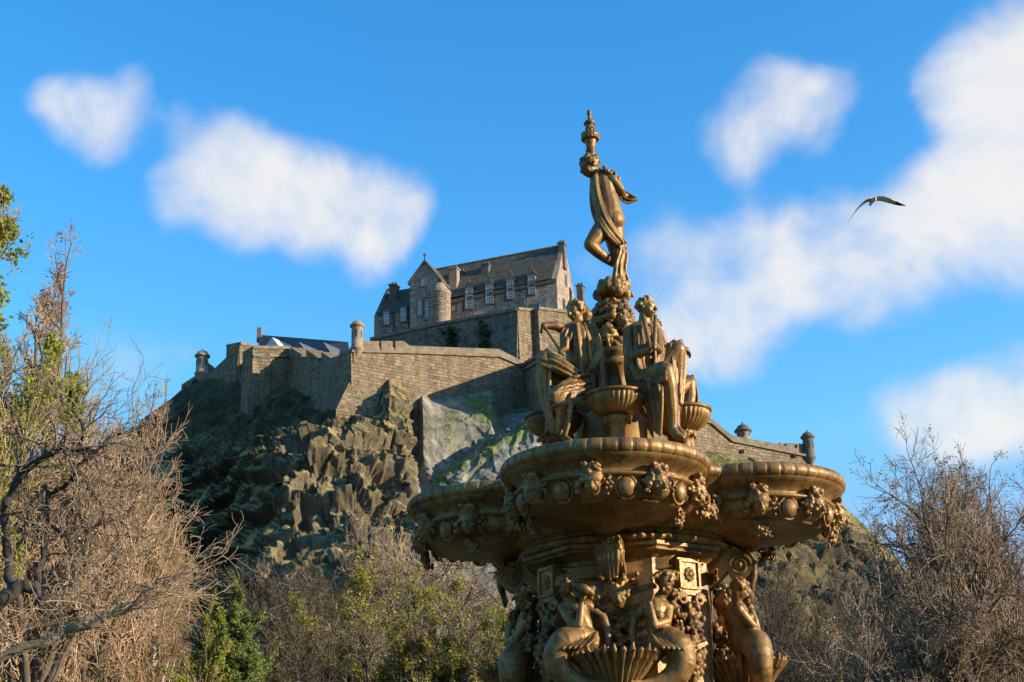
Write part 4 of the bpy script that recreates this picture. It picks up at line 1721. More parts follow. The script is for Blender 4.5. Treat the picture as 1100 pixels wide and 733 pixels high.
def mk_console():
    """scroll bracket under a lobe, fluted leaf on its face"""
    d, t = dirs(TH - PI / 2)
    b = MB()
    out = [(.55, ZV + .23), (1.12, ZV + .21)]
    n = 26
    for i in range(n):
        a = PI * .5 - 2 * PI * 1.15 * i / (n - 1)
        r = .125 * (1 - .0 * i)
        if a < -PI * .9:
            break
        out.append((1.06 + r * math.cos(a), ZV + .065 + r * math.sin(a)))
    out += [(.86, ZV - .07), (.74, ZV - .16), (.6, ZV - .3), (.55, ZV - .3)]
    hw = .10
    L = [AX + d * r - t * hw + Z * z for r, z in out]
    Rr = [AX + d * r + t * hw + Z * z for r, z in out]
    m = len(out)
    b.add(L + Rr, [tuple(range(m)), tuple(range(2 * m - 1, m - 1, -1))] + [(i, m + i, m + (i + 1) % m, (i + 1) % m) for i in range(m)])
    for s in (-1, 1):                     # raised spiral on both cheeks
        pts = []
        for i in range(34):
            a = 2 * PI * 1.9 * i / 33
            r = .105 * (1 - i / 40)
            pts.append((AX + d * (1.06 + r * math.cos(a)) + t * s * hw + Z * (ZV + .065 + r * math.sin(a)), .016))
        b.chain(pts, 6)
        b.ball(AX + d * 1.06 + t * s * hw + Z * (ZV + .065), .03, 8, 6)
    o = b.build('console', BZ, FO)
    f = MB()
    for i in range(5):
        s = (i - 2) / 2
        f.chain([(AX + d * 1.14 + t * s * .085 + Z * (ZV + .2), .022), (AX + d * 1.195 + t * s * .08 + Z * (ZV + .1), .026), (AX + d * 1.185 + t * s * .075 + Z * (ZV - .02), .024),
                 (AX + d * 1.15 + t * s * .06 + Z * (ZV - .14 - .04 * (1 - abs(s))), .018)], 8)
    f.sculpt('acanthus', BZ, o, .007, 1)
    return o


local4(mk_console, 'console')


def mk_pilaster():
    """diagonal pilaster: capital with volutes, fruit garland down its face"""
    d, t = dirs(TH - PI / 4)
    b = MB()
    zt = ZN - .325
    b.obox(AX + d * .84 + Z * (zt - .14), d * .06, t * .125, Z * .14)
    b.obox(AX + d * .845 + Z * (zt - .302), d * .06, t * .115, Z * .02)
    b.obox(AX + d * .83 + Z * (zt - .75), d * .05, t * .115, Z * .43)
    b.obox(AX + d * .83 + Z * (zt - 1.2), d * .09, t * .15, Z * .05)
    for s in (-1, 1):                              # raised panel border and a rosette on the cap
        b.obox(AX + d * .905 + t * s * .105 + Z * (zt - .14), d * .012, t * .012, Z * .125)
        b.obox(AX + d * .906 + Z * (zt - .14 + s * .118), d * .012, t * .092, Z * .012)
    for i in range(8):
        e = 2 * PI * i / 8
        b.ball(AX + d * .903 + t * .038 * math.cos(e) + Z * (zt - .14 + .045 * math.sin(e)), (.02, .02, .022), 7, 5)
    b.ball(AX + d * .91 + Z * (zt - .14), .022, 8, 6)
    o = b.build('pilaster', BZ, FO)
    k = MB()
    rng = np.random.default_rng(12)
    for s in (-1, 1):
        for i in range(16):
            a = 2 * PI * 1.3 * i / 15
            r = .06 * (1 - i / 22)
            k.ball(AX + d * .90 + t * (s * (.10 + r * math.cos(a))) + Z * (zt - .36 + r * math.sin(a)), .02, 7, 5)
        for i in range(8):
            k.ball(AX + d * (.89 + .04 * math.sin(i)) + t * s * (.03 + .012 * i) + Z * (zt - .40 - .018 * i), (.025, .02, .035), 7, 5)
    for i in range(120):
        tt = rng.random()
        wd = .03 + .05 * math.sin(min(1, tt * 1.15) * PI) + .02
        k.ball(AX + d * (.87 + .07 * math.sin(tt * PI) + .03 * rng.random()) + t * rng.normal() * wd * .6 + Z * (zt - .44 - tt * .62), .018 + .018 * rng.random(), 7, 5)
    k.sculpt('fruit_garland', BZ, o, .0068, 1)
    return o


local4(mk_pilaster, 'pilaster')


def mk_mermaid(side):
    hb = MB()
    b = MB()
    D = -.93
    if side == 0:
        head(b, hb, Q(607.5, 630, D - .03), 10.5 * S1(D), (.35, -1, -.45), seed=21, neck=Q(612, 644, D))
        qchain(b, [(606, 653, D, 7), (618, 650, D, 10), (631, 651, D, 7)])
        qchain(b, [(618, 654, D, 12.5), (624, 668, D - .02, 11), (629, 680, D - .02, 10), (632, 690, D - .04, 13)], 14)
        for x in (612.5, 622.5):
            qball(b, x, 659, D - .105, 4.6)
        qchain(b, [(605, 653, D, 5.8), (613, 668, D - .12, 5.0), (622, 672, D - .17, 4.4)])
        qchain(b, [(622, 672, D - .17, 4.4), (623.5, 660, D - .16, 4.2), (624.5, 649, D - .14, 3.2)])
        hand(b, Q(624.5, 649, D - .14), Q(626.5, 638, D - .15), .022, (.5, .5, -.3))
        qchain(b, [(632, 652, D, 6), (646, 660, D + .05, 5), (653, 676, D + .02, 4.4), (653, 690, D - .02, 3.6)])
        hand(b, Q(653, 690, D - .02), Q(652, 700, D - .05), .02, (-.6, -.5, 0))
        tail = [(632, 688, D - .04, 13), (620, 686, D - .10, 14.5), (606, 690, D - .14, 15), (598, 703, D - .14, 14.5), (599, 717, D - .14, 13), (609, 728, D - .15, 11.5), (622, 735, D - .17, 10), (636, 738, D - .19, 8), (648, 735, D - .2, 6)]
    else:
        head(b, hb, Q(715, 627.5, D - .03), 11 * S1(D), (-.55, -1, -.65), seed=22, neck=Q(708, 643, D))
        qchain(b, [(692, 653, D, 7), (703, 650, D, 10), (717, 653, D, 7)])
        qchain(b, [(704, 656, D, 12.5), (705, 668, D - .02, 11), (706, 680, D - .02, 10), (708, 690, D - .04, 13)], 14)
        for x in (698.5, 708.5):
            qball(b, x, 661, D - .105, 4.6)
        qchain(b, [(718, 654, D, 5.8), (716, 668, D - .10, 5.2), (703, 672, D - .18, 4.6)])
        qchain(b, [(703, 672, D - .18, 4.6), (700, 660, D - .17, 4.2), (697.5, 648, D - .15, 3.2)])
        hand(b, Q(697.5, 648, D - .15), Q(700, 637, D - .16), .022, (.5, .5, 0))
        qchain(b, [(691, 654, D, 6), (682, 664, D + .02, 5), (679, 678, D + .0, 4.4), (681, 691, D - .03, 3.6)])
        hand(b, Q(681, 691, D - .03), Q(682, 701, D - .06), .02, (.6, -.5, 0))
        tail = [(708, 689, D - .04, 13), (719, 688, D - .1, 15), (730, 697, D - .14, 15.5), (733, 711, D - .14, 14.5), (728, 724, D - .14, 13), (717, 732, D - .15, 11.5), (704, 738, D - .17, 10), (690, 740, D - .19, 8), (678, 736, D - .2, 6)]
    qchain(b, tail, 28)
    # belt of scales where the tail begins
    k = MB()
    for i in range(5):
        x0, y0 = (641 - 6 * i, 680 + i * .5) if side == 0 else (700 + 5.5 * i, 681 + i * .4)
        qchain(k, [(x0, y0, D - .12, 2.3), (x0 - (4 if side == 0 else -4), y0 + 8, D - .215, 2.8), (x0 - (12 if side == 0 else -12), y0 + 15, D - .26, 2.2)], 7)
    o = b.sculpt('mermaid', BZ, FO, .0068, 4)
    k.sculpt('drapery', BZ, o, .0072, 1)
    rng = np.random.default_rng(3 + side)
    if side == 0:
        qchain(hb, [(619, 629, D - .10, 6.0), (628, 633, D - .12, 7.5), (634, 637, D - .12, 5.0)], 12)     # shell held at the ear
        for i in range(12):
            qball(hb, 629 + rng.normal() * 4, 641 + rng.normal() * 3.5, D - .11, 2.2 + rng.random())
    else:
        for i in range(7):                                                                                 # veil over the brow
            qchain(hb, [(700 + i * 4.2, 622 - 6 * math.sin(i / 6 * PI), D - .12 + .02 * i, 2.4), (706 + i * 3.6, 616 - 2 * math.sin(i / 6 * PI), D - .02, 2.7), (712 + i * 2.4, 622, D + .07, 2.5)], 7)
        for i in range(60):                                                                                # tress of fruit down the back
            t = rng.random()
            qball(hb, 722 + 6 * math.sin(t * 2) + rng.normal() * 2.5, 634 + 55 * t, D + .02 + rng.normal() * .02, 1.8 + 1.5 * rng.random(), 7, 5)
    hb.sculpt('hair', BZ, o, .007, 1)
    return o


local4(lambda: mk_mermaid(0), 'mermaid')
local4(lambda: mk_mermaid(1), 'mermaid')


def mk_shell():
    d, t = dirs(TH - PI / 2)
    b = MB()
    s = S1(-1.15)
    c = Q(662, 706, -1.0)
    n = 30

    def md(a, j):
        return 1 + (.02 + .012 * j) * math.cos(a * n) + (.05 * math.cos(a * n / 3 + .7) if j >= 6 else 0)
    prof = [(.10, -.48), (.12, -.44), (.09, -.40), (.13, -.33), (.20, -.22), (.27, -.12), (.33, -.035), (.365, .015)]
    b.lathe(prof, 240, c, md)
    b.lathe([(.36, .014), (.345, .018), (.31, -.04), (.2, -.13), (.001, -.16)], 120, c)
    o = b.build('shell_bowl', BZ, FO, True)
    k = MB()
    for i in range(n):
        a = 2 * PI * i / n
        h = .05 + .02 * math.sin(i * 2.7)
        u = np.array([math.cos(a), math.sin(a), 0])
        k.chain([(c + u * .335 - Z * .03, .028), (c + u * .372 + Z * .02, .024), (c + u * .385 + Z * h, .010)], 7)
    k.build('shell_frill', BZ, o, True)
    return o


local4(mk_shell, 'shell_bowl')


def mk_relief():
    """laurel relief on the frieze panel and rocks below between the mermaids"""
    b = MB()
    rng = np.random.default_rng(31)
    D = -.79
    for i in range(15):
        x = 668 + i * 3.4
        for s in (-1, 1):
            qchain(b, [(x, 612 - i * .55, D + .012 * i * 0, 1.2), (x + 5, 612 - i * .55 + s * 5.0 - 1, D + .0, 2.0), (x + 9, 611 - i * .55 + s * 6.5, D + .01, .8)], 6)
    for i in range(15):
        x = 656 - i * 3.0
        for s in (-1, 1):
            qchain(b, [(x, 613 + i * .3, D + .02, 1.2), (x - 5, 613 + i * .3 + s * 5.0, D + .02, 2.0), (x - 9, 613 + i * .3 + s * 6.5, D + .03, .8)], 6)
    # grotesque face over the shell
    head(b, b, Q(665, 641, -.90), 13 * S1(-.9), (-.2, -1, -.1), seed=44)
    for i in range(40):
        qball(b, 665 + rng.normal() * 11, 628 + rng.normal() * 6, -.88 + rng.normal() * .03, 2 + 2 * rng.random(), 7, 5)
    for i in range(60):
        qball(b, 666 + rng.normal() * 9, 664 + rng.random() * 36, -.82 + rng.normal() * .03, 2.5 + 2.5 * rng.random(), 7, 5)
    return b.sculpt('relief', BZ, FO, .0085, 1)


local4(mk_relief, 'relief')

# ---- upper tier
UT = R(-5)
ZD = ZR - .06
b = MB()
ztop_d = zf(440, .34)
b.lathe([(.95, ZD), (.95, ZD + .08), (.86, ZD + .12), (.86, ZD + .16)], 64, AX)
b.lathe([(.86, ZD + .16), (.36, ZD + .17), (.35, ZD + .2), (.335, ZD + .24), (.335, ztop_d), (.3, ztop_d + .05), (.25, ztop_d + .1), (.19, ztop_d + .2)], 64, AX)
zc = zf(415, .15)
b.lathe([(.24, ztop_d + .1), (.19, zc - .06), (.165, zc), (.158, zf(392, .15)), (.185, zf(390, .15)), (.185, zf(386, .15)), (.16, zf(384, .15)), (.16, zf(382, .15)), (.2, zf(379, .15)), (.2, zf(374, .15)), (.15, zf(371, .1)), (.11, zf(350, .1)), (.13, zf(326, .1)), (.05, zf(318))], 48, AX)
b.build('upper_pedestal', BZ, FO, True)


def mk_bowl():
    d, t = dirs(UT - PI / 2)
    c = AX + d * .62
    zr = float(P(657, 415, FY - .62 - .27)[2])
    zb = ZD + .16
    b = MB()
    H = zr - zb
    b.lathe([(.0, -.05), (.2, -.03), (.265, -.004), (.275, .006), (.287, .004), (.29, -.012), (.282, -.026), (.268, -.032)], 96, c + Z * zr)
    b.lathe([(.268, -.032), (.272, -.05), (.255, -.10), (.215, -.15), (.15, -.19), (.08, -.205)], 216, c + Z * zr, lambda a, j: 1 + (.022 * math.cos(a * 36) if 1 <= j <= 4 else 0))
    zs = zr - .2
    hh = zs - zb
    b.lathe([(.08, zs), (.12, zs - .02), (.125, zs - .05), (.085, zs - .08), (.07, zs - .12), (.062, zb + hh * .45), (.085, zb + hh * .25), (.10, zb + hh * .16), (.085, zb + .06), (.11, zb + .05), (.115, zb)], 32, c)
    o = b.build('fluted_bowl', BZ, FO, True)
    k = MB()
    for i in range(8):
        a = 2 * PI * i / 8 + .2
        u = np.array([math.cos(a), math.sin(a), 0])
        w = np.array([-u[1], u[0], 0])
        for q in range(10):
            e = 2 * PI * 1.2 * q / 9
            r = .032 * (1 - q / 14)
            k.ball(c + u * .115 + w * r * math.cos(e) + Z * (zs - .05 + r * math.sin(e)), .014, 6, 5)
    k.build('scroll', BZ, o, True)
    return o


local4(mk_bowl, 'fluted_bowl')

# carved cluster of cherub heads above the shaft
b = MB()
rng = np.random.default_rng(77)
for i in range(230):
    t = rng.random()
    a = rng.random() * 2 * PI
    py = 323 + 52 * t
    r = (.13 + .07 * math.sin(t * PI * .9) + .015 * rng.normal())
    b.ball(AX + np.array([r * math.cos(a), r * math.sin(a), zf(py, .1)]), .02 + .026 * rng.random(), 7, 5)
b.lathe([(.02, zf(375, .1)), (.16, zf(374, .1)), (.15, zf(350, .1)), (.11, zf(324, .1)), (.01, zf(322, .1))], 24, AX)
for k in range(4):
    a = UT - PI / 2 + .5 + k * PI / 2
    u = np.array([math.cos(a), math.sin(a), 0])
    head(b, b, AX + u * .185 + Z * zf(345, .2), .088, u + np.array([0, 0, -.15]), seed=50 + k)
    w = np.array([-u[1], u[0], 0])
    for s in (-1, 1):                              # folded wings
        for q in range(4):
            b.chain([(AX + u * .17 + w * s * .06 + Z * (zf(353, .2) - .02 * q), .02), (AX + u * .17 + w * s * (.13 + .012 * q) + Z * (zf(350, .2) - .035 * q), .022), (AX + u * .13 + w * s * (.17 - .01 * q) + Z * (zf(356, .2) - .05 * q), .012)], 7)
    for q in range(6):
        b.chain([(AX + u * .15 + w * (q - 2.5) * .022 + Z * zf(360, .2), .015), (AX + u * .165 + w * (q - 2.5) * .02 + Z * zf(374, .2), .013)], 6)
cl = b.sculpt('cherub_cluster', BZ, FO, .0072, 1)
b = MB()
for i in range(75):
    a = rng.random() * 2 * PI
    t = rng.random()
    r = .165 * math.sqrt(.3 + .7 * rng.random()) * (1 - .15 * t)
    b.ball(Q(658, 319 - 14 * t) + np.array([r * math.cos(a), r * math.sin(a), 0]), .03 + .03 * rng.random(), 7, 5)
b.ball(Q(658, 312), (.13, .13, .1), 12, 8)
for s in (-1, 1):
    for i in range(18):
        e = 2 * PI * 1.3 * i / 17
        r = .06 * (1 - i / 24)
        b.ball(Q(658 + s * 15, 318, -.06) + np.array([r * math.cos(e), 0, r * math.sin(e)]), .02, 7, 5)
b.sculpt('rock_base', BZ, FO, .0075, 1)


# ---- standing statue
def standing():
    b, h, dr = MB(), MB(), MB()
    qchain(b, [(656, 241, .0, 14.5), (660, 256, -.01, 11.5), (662, 271, -.02, 8.2), (664, 279, .0, 7.6), (665, 291, .02, 5.2), (665, 299, .02, 4.2)], 14)
    qchain(b, [(665, 299, .02, 4.2), (660, 303, -.03, 4), (654, 305, -.06, 3)])
    qchain(b, [(650, 243, -.06, 12.5), (641, 254, -.12, 10), (634, 263, -.15, 7.6), (641, 270, -.10, 6.8), (650, 277, -.04, 6.0), (658, 283, .04, 4.4)], 14)
    qchain(b, [(658, 283, .04, 4.2), (665, 287, .06, 3.4)])
    qchain(b, [(655, 239, -.02, 17), (654, 226, -.01, 15), (651, 212, .0, 14.2), (649, 201, .0, 15.2), (648, 195, .0, 12.5)], 16)
    qball(b, 660, 236, .04, 12.5, 16, 12)
    qball(b, 659, 237, -.06, 12.5, 16, 12)
    qchain(b, [(640, 191, .09, 6.5), (648, 190, .02, 7.5), (657, 193, -.07, 6.5)])
    qball(b, 638.5, 203, -.05, 4.8)
    qball(b, 638.5, 202, .06, 4.8)
    head(b, h, Q(633, 179.5, -.03), 12.3 * S1(0, 7), (-1, -.45, -.5), seed=9, neck=Q(641, 189, 0))
    # near arm folded across, far arm raised to the urn
    qchain(b, [(658, 193, -.08, 6), (666, 203, -.06, 5), (669, 210, .03, 4.2), (675, 211, .08, 3.4)])
    hand(b, Q(675, 211, .08), Q(681, 213, .1), .018, (0, .6, 0))
    qchain(b, [(640, 191, .10, 5.5), (630, 183, .17, 4.4), (631, 171, .12, 3.6), (633, 166, .07, 3)])
    hand(b, Q(633, 166, .07), Q(635, 160, .05), .018, (0, -1, 0))
    qsheet(dr, [(641, 187, -.12), (643, 205, -.16), (650, 228, -.19), (661, 247, -.17), (672, 260, -.10)], [(635, 193, -.06), (637, 215, -.12), (643, 237, -.17), (652, 252, -.17), (662, 262, -.12)], 5, 3.2, 1, amp=.022)
    qsheet(dr, [(635, 192, -.02), (634, 212, -.05), (636, 228, -.08), (640, 238, -.1)], [(642, 190, -.1), (640, 212, -.13), (643, 228, -.15), (648, 240, -.16)], 4, 2.8, 2, amp=.02)
    qsheet(dr, [(660, 195, .04), (668, 204, .06), (675, 208, .06), (685, 214, .06)], [(663, 206, .0), (668, 216, .0), (675, 219, .03), (683, 215, .05)], 4, 2.4, 3)
    qsheet(dr, [(661, 258, -.1), (667, 268, -.1), (661, 285, -.11), (658, 303, -.1)], [(671, 262, 0), (674, 275, .03), (671, 290, .03), (676, 304, .03)], 4, 2.8, 4, amp=.022)
    rng = np.random.default_rng(4)
    for i in range(60):
        t = rng.random()
        pts = np.array([(643, 184), (650, 182), (657, 185), (663, 191), (665, 201)], float)
        k = t * 4
        i0 = min(3, int(k))
        p = pts[i0] * (1 - k + i0) + pts[i0 + 1] * (k - i0)
        qball(dr, p[0] + rng.normal() * 1.0, p[1] + rng.normal() * 1.0, -.1 + .05 * abs(t - .5) + rng.normal() * .015, 1.5 + rng.random(), 7, 5)
    o = b.sculpt('standing_statue', BZ, FO, .0065, 4)
    dr.sculpt('drapery', BZ, o, .0062, 1)
    h.sculpt('hair', BZ, o, .006, 1)
    u = MB()
    c = Q(635, 168, .0)
    s = S1(0, 7.5)
    zz = lambda py: float(P(635, py, FY)[2]) - c[2]
    prof = [(4.5, 169), (5.2, 167.5), (5, 164), (5.8, 163), (5.8, 161.5), (4.6, 160.5), (5.2, 157), (6.4, 152), (7, 149.5), (8.8, 148.5), (10, 146.5), (9.4, 144.5), (6.2, 143.6), (4.4, 141), (4, 137), (4.2, 135), (6.4, 133.8), (6.8, 132.5), (5, 130.6),
            (2.8, 129.6), (1.9, 127), (1.6, 124), (2.5, 123.4), (2.5, 120), (1.8, 118.8), (.01, 118)]
    u.lathe([(r * s, zz(py)) for r, py in prof], 28, c)
    uo = u.build('urn', BZ, o, True)
    k = MB()
    for i in range(34):
        a = 2 * PI * i / 17
        k.ball(c + np.array([8.6 * s * math.cos(a), 8.6 * s * math.sin(a), zz(146.5 + (3 if i > 16 else -1.5))]), 1.9 * s, 7, 5)
    for i in range(14):
        a = 2 * PI * i / 14
        k.ball(c + np.array([4.2 * s * math.cos(a), 4.2 * s * math.sin(a), zz(138 + 2.5 * (i % 2))]), 1.4 * s, 7, 5)
    k.build('fruit_garland', BZ, uo, True)
    return o


standing()


# ---- seated statues
def seated_a():
    b, h, dr = MB(), MB(), MB()
    D = -.3
    head(b, h, Q(618, 335, D - .02), 11.5 * S1(D), (-.75, -.75, -.25), seed=14, neck=Q(621, 351, D))
    qchain(h, [(626, 330, D + .05, 5), (631, 339, D + .04, 6), (629, 347, D + .04, 3.5)])
    qchain(b, [(609, 355, D - .04, 7.5), (621, 353, D, 9.5), (634, 356, D + .02, 7.5)])
    qchain(b, [(621, 362, D, 16.5), (623, 378, D, 16), (624, 394, D, 16), (626, 410, D, 19)], 16)
    qchain(b, [(608, 355, D - .04, 6.6), (597, 350, D - .1, 5.4), (584, 350, D - .16, 3.8)])
    hand(b, Q(585, 350, D - .16), Q(578, 357, D - .18), .022, (.3, .2, -1))
    qchain(b, [(636, 357, D + .02, 6.8), (643, 378, D - .04, 5.6), (634, 396, D - .18, 4.4)])
    hand(b, Q(634, 396, D - .18), Q(625, 400, D - .2), .021, (0, .6, -.6))
    qchain(b, [(620, 408, D - .02, 14), (602, 397, D - .12, 12.5), (586, 386, D - .18, 10), (586, 402, D - .16, 8.6), (590, 425, D - .12, 8.2), (592, 448, D - .1, 6), (590, 464, D - .1, 4.6)], 14)
    qchain(b, [(590, 465, D - .1, 4.6), (585, 470, D - .15, 4), (579, 473, D - .19, 3)])
    qchain(b, [(628, 412, D - .05, 14.5), (613, 419, D - .22, 12.5), (600, 424, D - .32, 10.5), (603, 440, D - .3, 8.4), (605, 455, D - .28, 6.4), (604, 466, D - .28, 4.6)], 14)
    qchain(b, [(604, 466, D - .28, 4.6), (608, 471, D - .33, 4), (613, 474, D - .36, 3)])
    # cape over the shoulder
    qsheet(dr, [(616, 347, D - .14), (617, 365, D - .18), (620, 385, D - .21), (622, 405, D - .19), (624, 420, D - .14)], [(638, 349, D + .03), (645, 366, D), (647, 385, D - .02), (647, 402, D - .03), (644, 422, D - .04)], 6, 3.90, 5, amp=.03)
    qsheet(dr, [(609, 350, D - .1), (603, 356, D - .13), (603, 372, D - .12)], [(618, 349, D - .12), (613, 360, D - .16), (610, 378, D - .16)], 4, 3.25, 6)
    # lap and legs
    qsheet(dr, [(634, 402, D - .16), (620, 404, D - .26), (604, 412, D - .36), (595, 420, D - .38)], [(636, 424, D - .18), (618, 432, D - .30), (604, 438, D - .40), (596, 440, D - .38)], 6, 4.16, 7, amp=.026)
    qsheet(dr, [(593, 420, D - .36), (589, 436, D - .34), (590, 452, D - .33), (593, 464, D - .30)], [(618, 424, D - .34), (613, 440, D - .37), (611, 455, D - .36), (607, 468, D - .34)], 4, 3.90, 8, amp=.03)
    qsheet(dr, [(578, 392, D - .17), (577, 410, D - .14), (582, 430, D - .12), (589, 452, D - .12)], [(592, 388, D - .24), (590, 412, D - .22), (592, 432, D - .2), (596, 455, D - .16)], 5, 3.90, 9)
    qsheet(dr, [(580, 378, D - .2), (592, 380, D - .25), (606, 388, D - .24), (620, 398, D - .2)], [(578, 390, D - .22), (592, 396, D - .28), (606, 402, D - .28), (620, 410, D - .24)], 5, 3.64, 10)
    o = b.sculpt('seated_statue', BZ, FO, .0072, 2)
    dr.sculpt('drapery', BZ, o, .0066, 1)
    h.sculpt('hair', BZ, o, .0066, 1)
    k = MB()
    qchain(k, [(584, 350, D - .19, 1.7), (605, 381, D - .27, 1.9)], 8)
    qchain(k, [(602, 378, D - .27, 3.2), (608, 374, D - .26, 3.4), (609, 364, D - .25, 2.8)], 8)
    k.build('hammer', BZ, o, True)
    return o


def seated_b():
    b, h, dr = MB(), MB(), MB()
    D = -.45
    head(b, h, Q(695, 331.5, D - .02), 12 * S1(D), (.85, -.6, -.05), seed=15, neck=Q(692, 348, D))
    qchain(b, [(677, 357, D - .04, 8), (690, 353, D, 10), (704, 358, D + .03, 8)])
    qchain(b, [(689, 364, D, 17), (691, 380, D, 16), (693, 395, D, 16), (697, 410, D, 19)], 16)
    qchain(b, [(676, 358, D - .06, 7.6), (675, 375, D - .13, 6.6), (679, 384, D - .18, 6), (697, 376, D - .26, 4.4)])
    hand(b, Q(697, 376, D - .26), Q(703, 370, D - .27), .024, (.2, .7, .2))
    qchain(b, [(705, 359, D + .0, 7), (707, 376, D - .12, 5.8), (700, 368, D - .22, 4.4)])
    hand(b, Q(700, 368, D - .22), Q(697, 361, D - .24), .024, (.2, .6, 0), -1)
    # near leg
    qchain(b, [(695, 411, D - .05, 15), (706, 404, D - .22, 13), (714, 399, D - .34, 10.8), (718, 414, D - .33, 9.8), (720, 432, D - .30, 9), (722, 448, D - .28, 7), (722, 460, D - .28, 5.6)], 14)
    qchain(b, [(722, 461, D - .28, 5.4), (727, 467, D - .32, 4.6), (733, 470, D - .34, 3.6)])
    # far leg, knee high
    qchain(b, [(702, 407, D + .06, 14.5), (716, 390, D + .05, 12.5), (727, 376, D + .03, 10), (727, 395, D + .06, 8.6), (726, 418, D + .10, 7.6), (725, 442, D + .12, 6), (726, 458, D + .12, 5)], 14)
    qchain(b, [(726, 459, D + .12, 5), (734, 468, D + .10, 4)])
    qsheet(dr, [(674, 352, D - .1), (670, 372, D - .14), (673, 392, D - .17), (684, 408, D - .2)], [(688, 350, D - .13), (692, 372, D - .18), (690, 392, D - .2), (699, 408, D - .22)], 4, 3.77, 11, amp=.028)
    qsheet(dr, [(698, 349, D - .08), (702, 365, D - .13), (704, 385, D - .15), (702, 400, D - .17)], [(712, 357, D + .03), (716, 368, D + .03), (714, 380, D - .02), (710, 394, D - .08)], 5, 3.64, 12)
    qsheet(dr, [(676, 405, D - .1), (688, 420, D - .20), (696, 440, D - .2), (700, 458, D - .18)], [(700, 398, D - .26), (711, 412, D - .42), (711, 432, D - .38), (709, 466, D - .3)], 6, 4.03, 13, amp=.03)
    qsheet(dr, [(690, 400, D - .2), (703, 392, D - .3), (714, 390, D - .36)], [(694, 414, D - .24), (706, 410, D - .38), (715, 408, D - .44)], 5, 3.90, 14)
    qsheet(dr, [(718, 370, D - .02), (720, 388, D - .05), (719, 408, D - .05), (721, 428, D - .03)], [(732, 366, D + .1), (737, 384, D + .1), (735, 406, D + .1), (732, 434, D + .08)], 4, 3.77, 15, amp=.028)
    qsheet(dr, [(724, 366, D - .0), (712, 376, D + .0), (704, 394, D - .05)], [(733, 372, D + .08), (722, 386, D + .06), (712, 402, D + .0)], 5, 3.64, 16)
    qsheet(dr, [(672, 380, D - .05), (672, 405, D - .02), (680, 430, D + .0), (692, 446, D - .02)], [(684, 400, D - .16), (690, 420, D - .18), (696, 440, D - .18), (698, 452, D - .16)], 5, 3.90, 17, amp=.026)
    o = b.sculpt('seated_statue', BZ, FO, .0072, 2)
    dr.sculpt('drapery', BZ, o, .0066, 1)
    h.sculpt('hair', BZ, o, .0066, 1)
    k = MB()
    qchain(k, [(691, 340, D - .14, 2.2), (699, 374, D - .30, 2.5)], 10)
    qchain(k, [(704, 340, D - .16, 2.2), (703, 374, D - .31, 2.5)], 10)
    k.build('twin_pipes', BZ, o, True)
    return o


for mk in (seated_a, seated_b):
    o = mk()
    c = copy_tree(o, FO)
    c.rotation_euler = (0, 0, R(172))
# ------------------------------------------------------------------ trees
def tubes(lines, rads, sides):
    """lines (n,m,3), rads (n,m) -> vertices and quads of tapered tubes"""
    n, m, _ = lines.shape
    T = np.gradient(lines, axis=1)
    T /= np.linalg.norm(T, axis=2, keepdims=True) + 1e-9
    mean = T.mean(1)
    ref = np.where(np.abs(mean[:, 2:3]) < .8, np.array([[0, 0, 1.0]]), np.array([[1.0, 0, 0]]))
    U = np.cross(T, ref[:, None, :])
    U /= np.linalg.norm(U, axis=2, keepdims=True) + 1e-9
    W = np.cross(T, U)
    a = np.arange(sides) * 2 * PI / sides
    V = lines[:, :, None, :] + rads[:, :, None, None] * (U[:, :, None, :] * np.cos(a)[None, None, :, None] + W[:, :, None, :] * np.sin(a)[None, None, :, None])
    idx = np.arange(n * m * sides).reshape(n, m, sides)
    nx = np.roll(idx, -1, axis=2)
    F = np.stack([idx[:, :-1], nx[:, :-1], nx[:, 1:], idx[:, 1:]], -1).reshape(-1, 4)
    return V.reshape(-1, 3), F


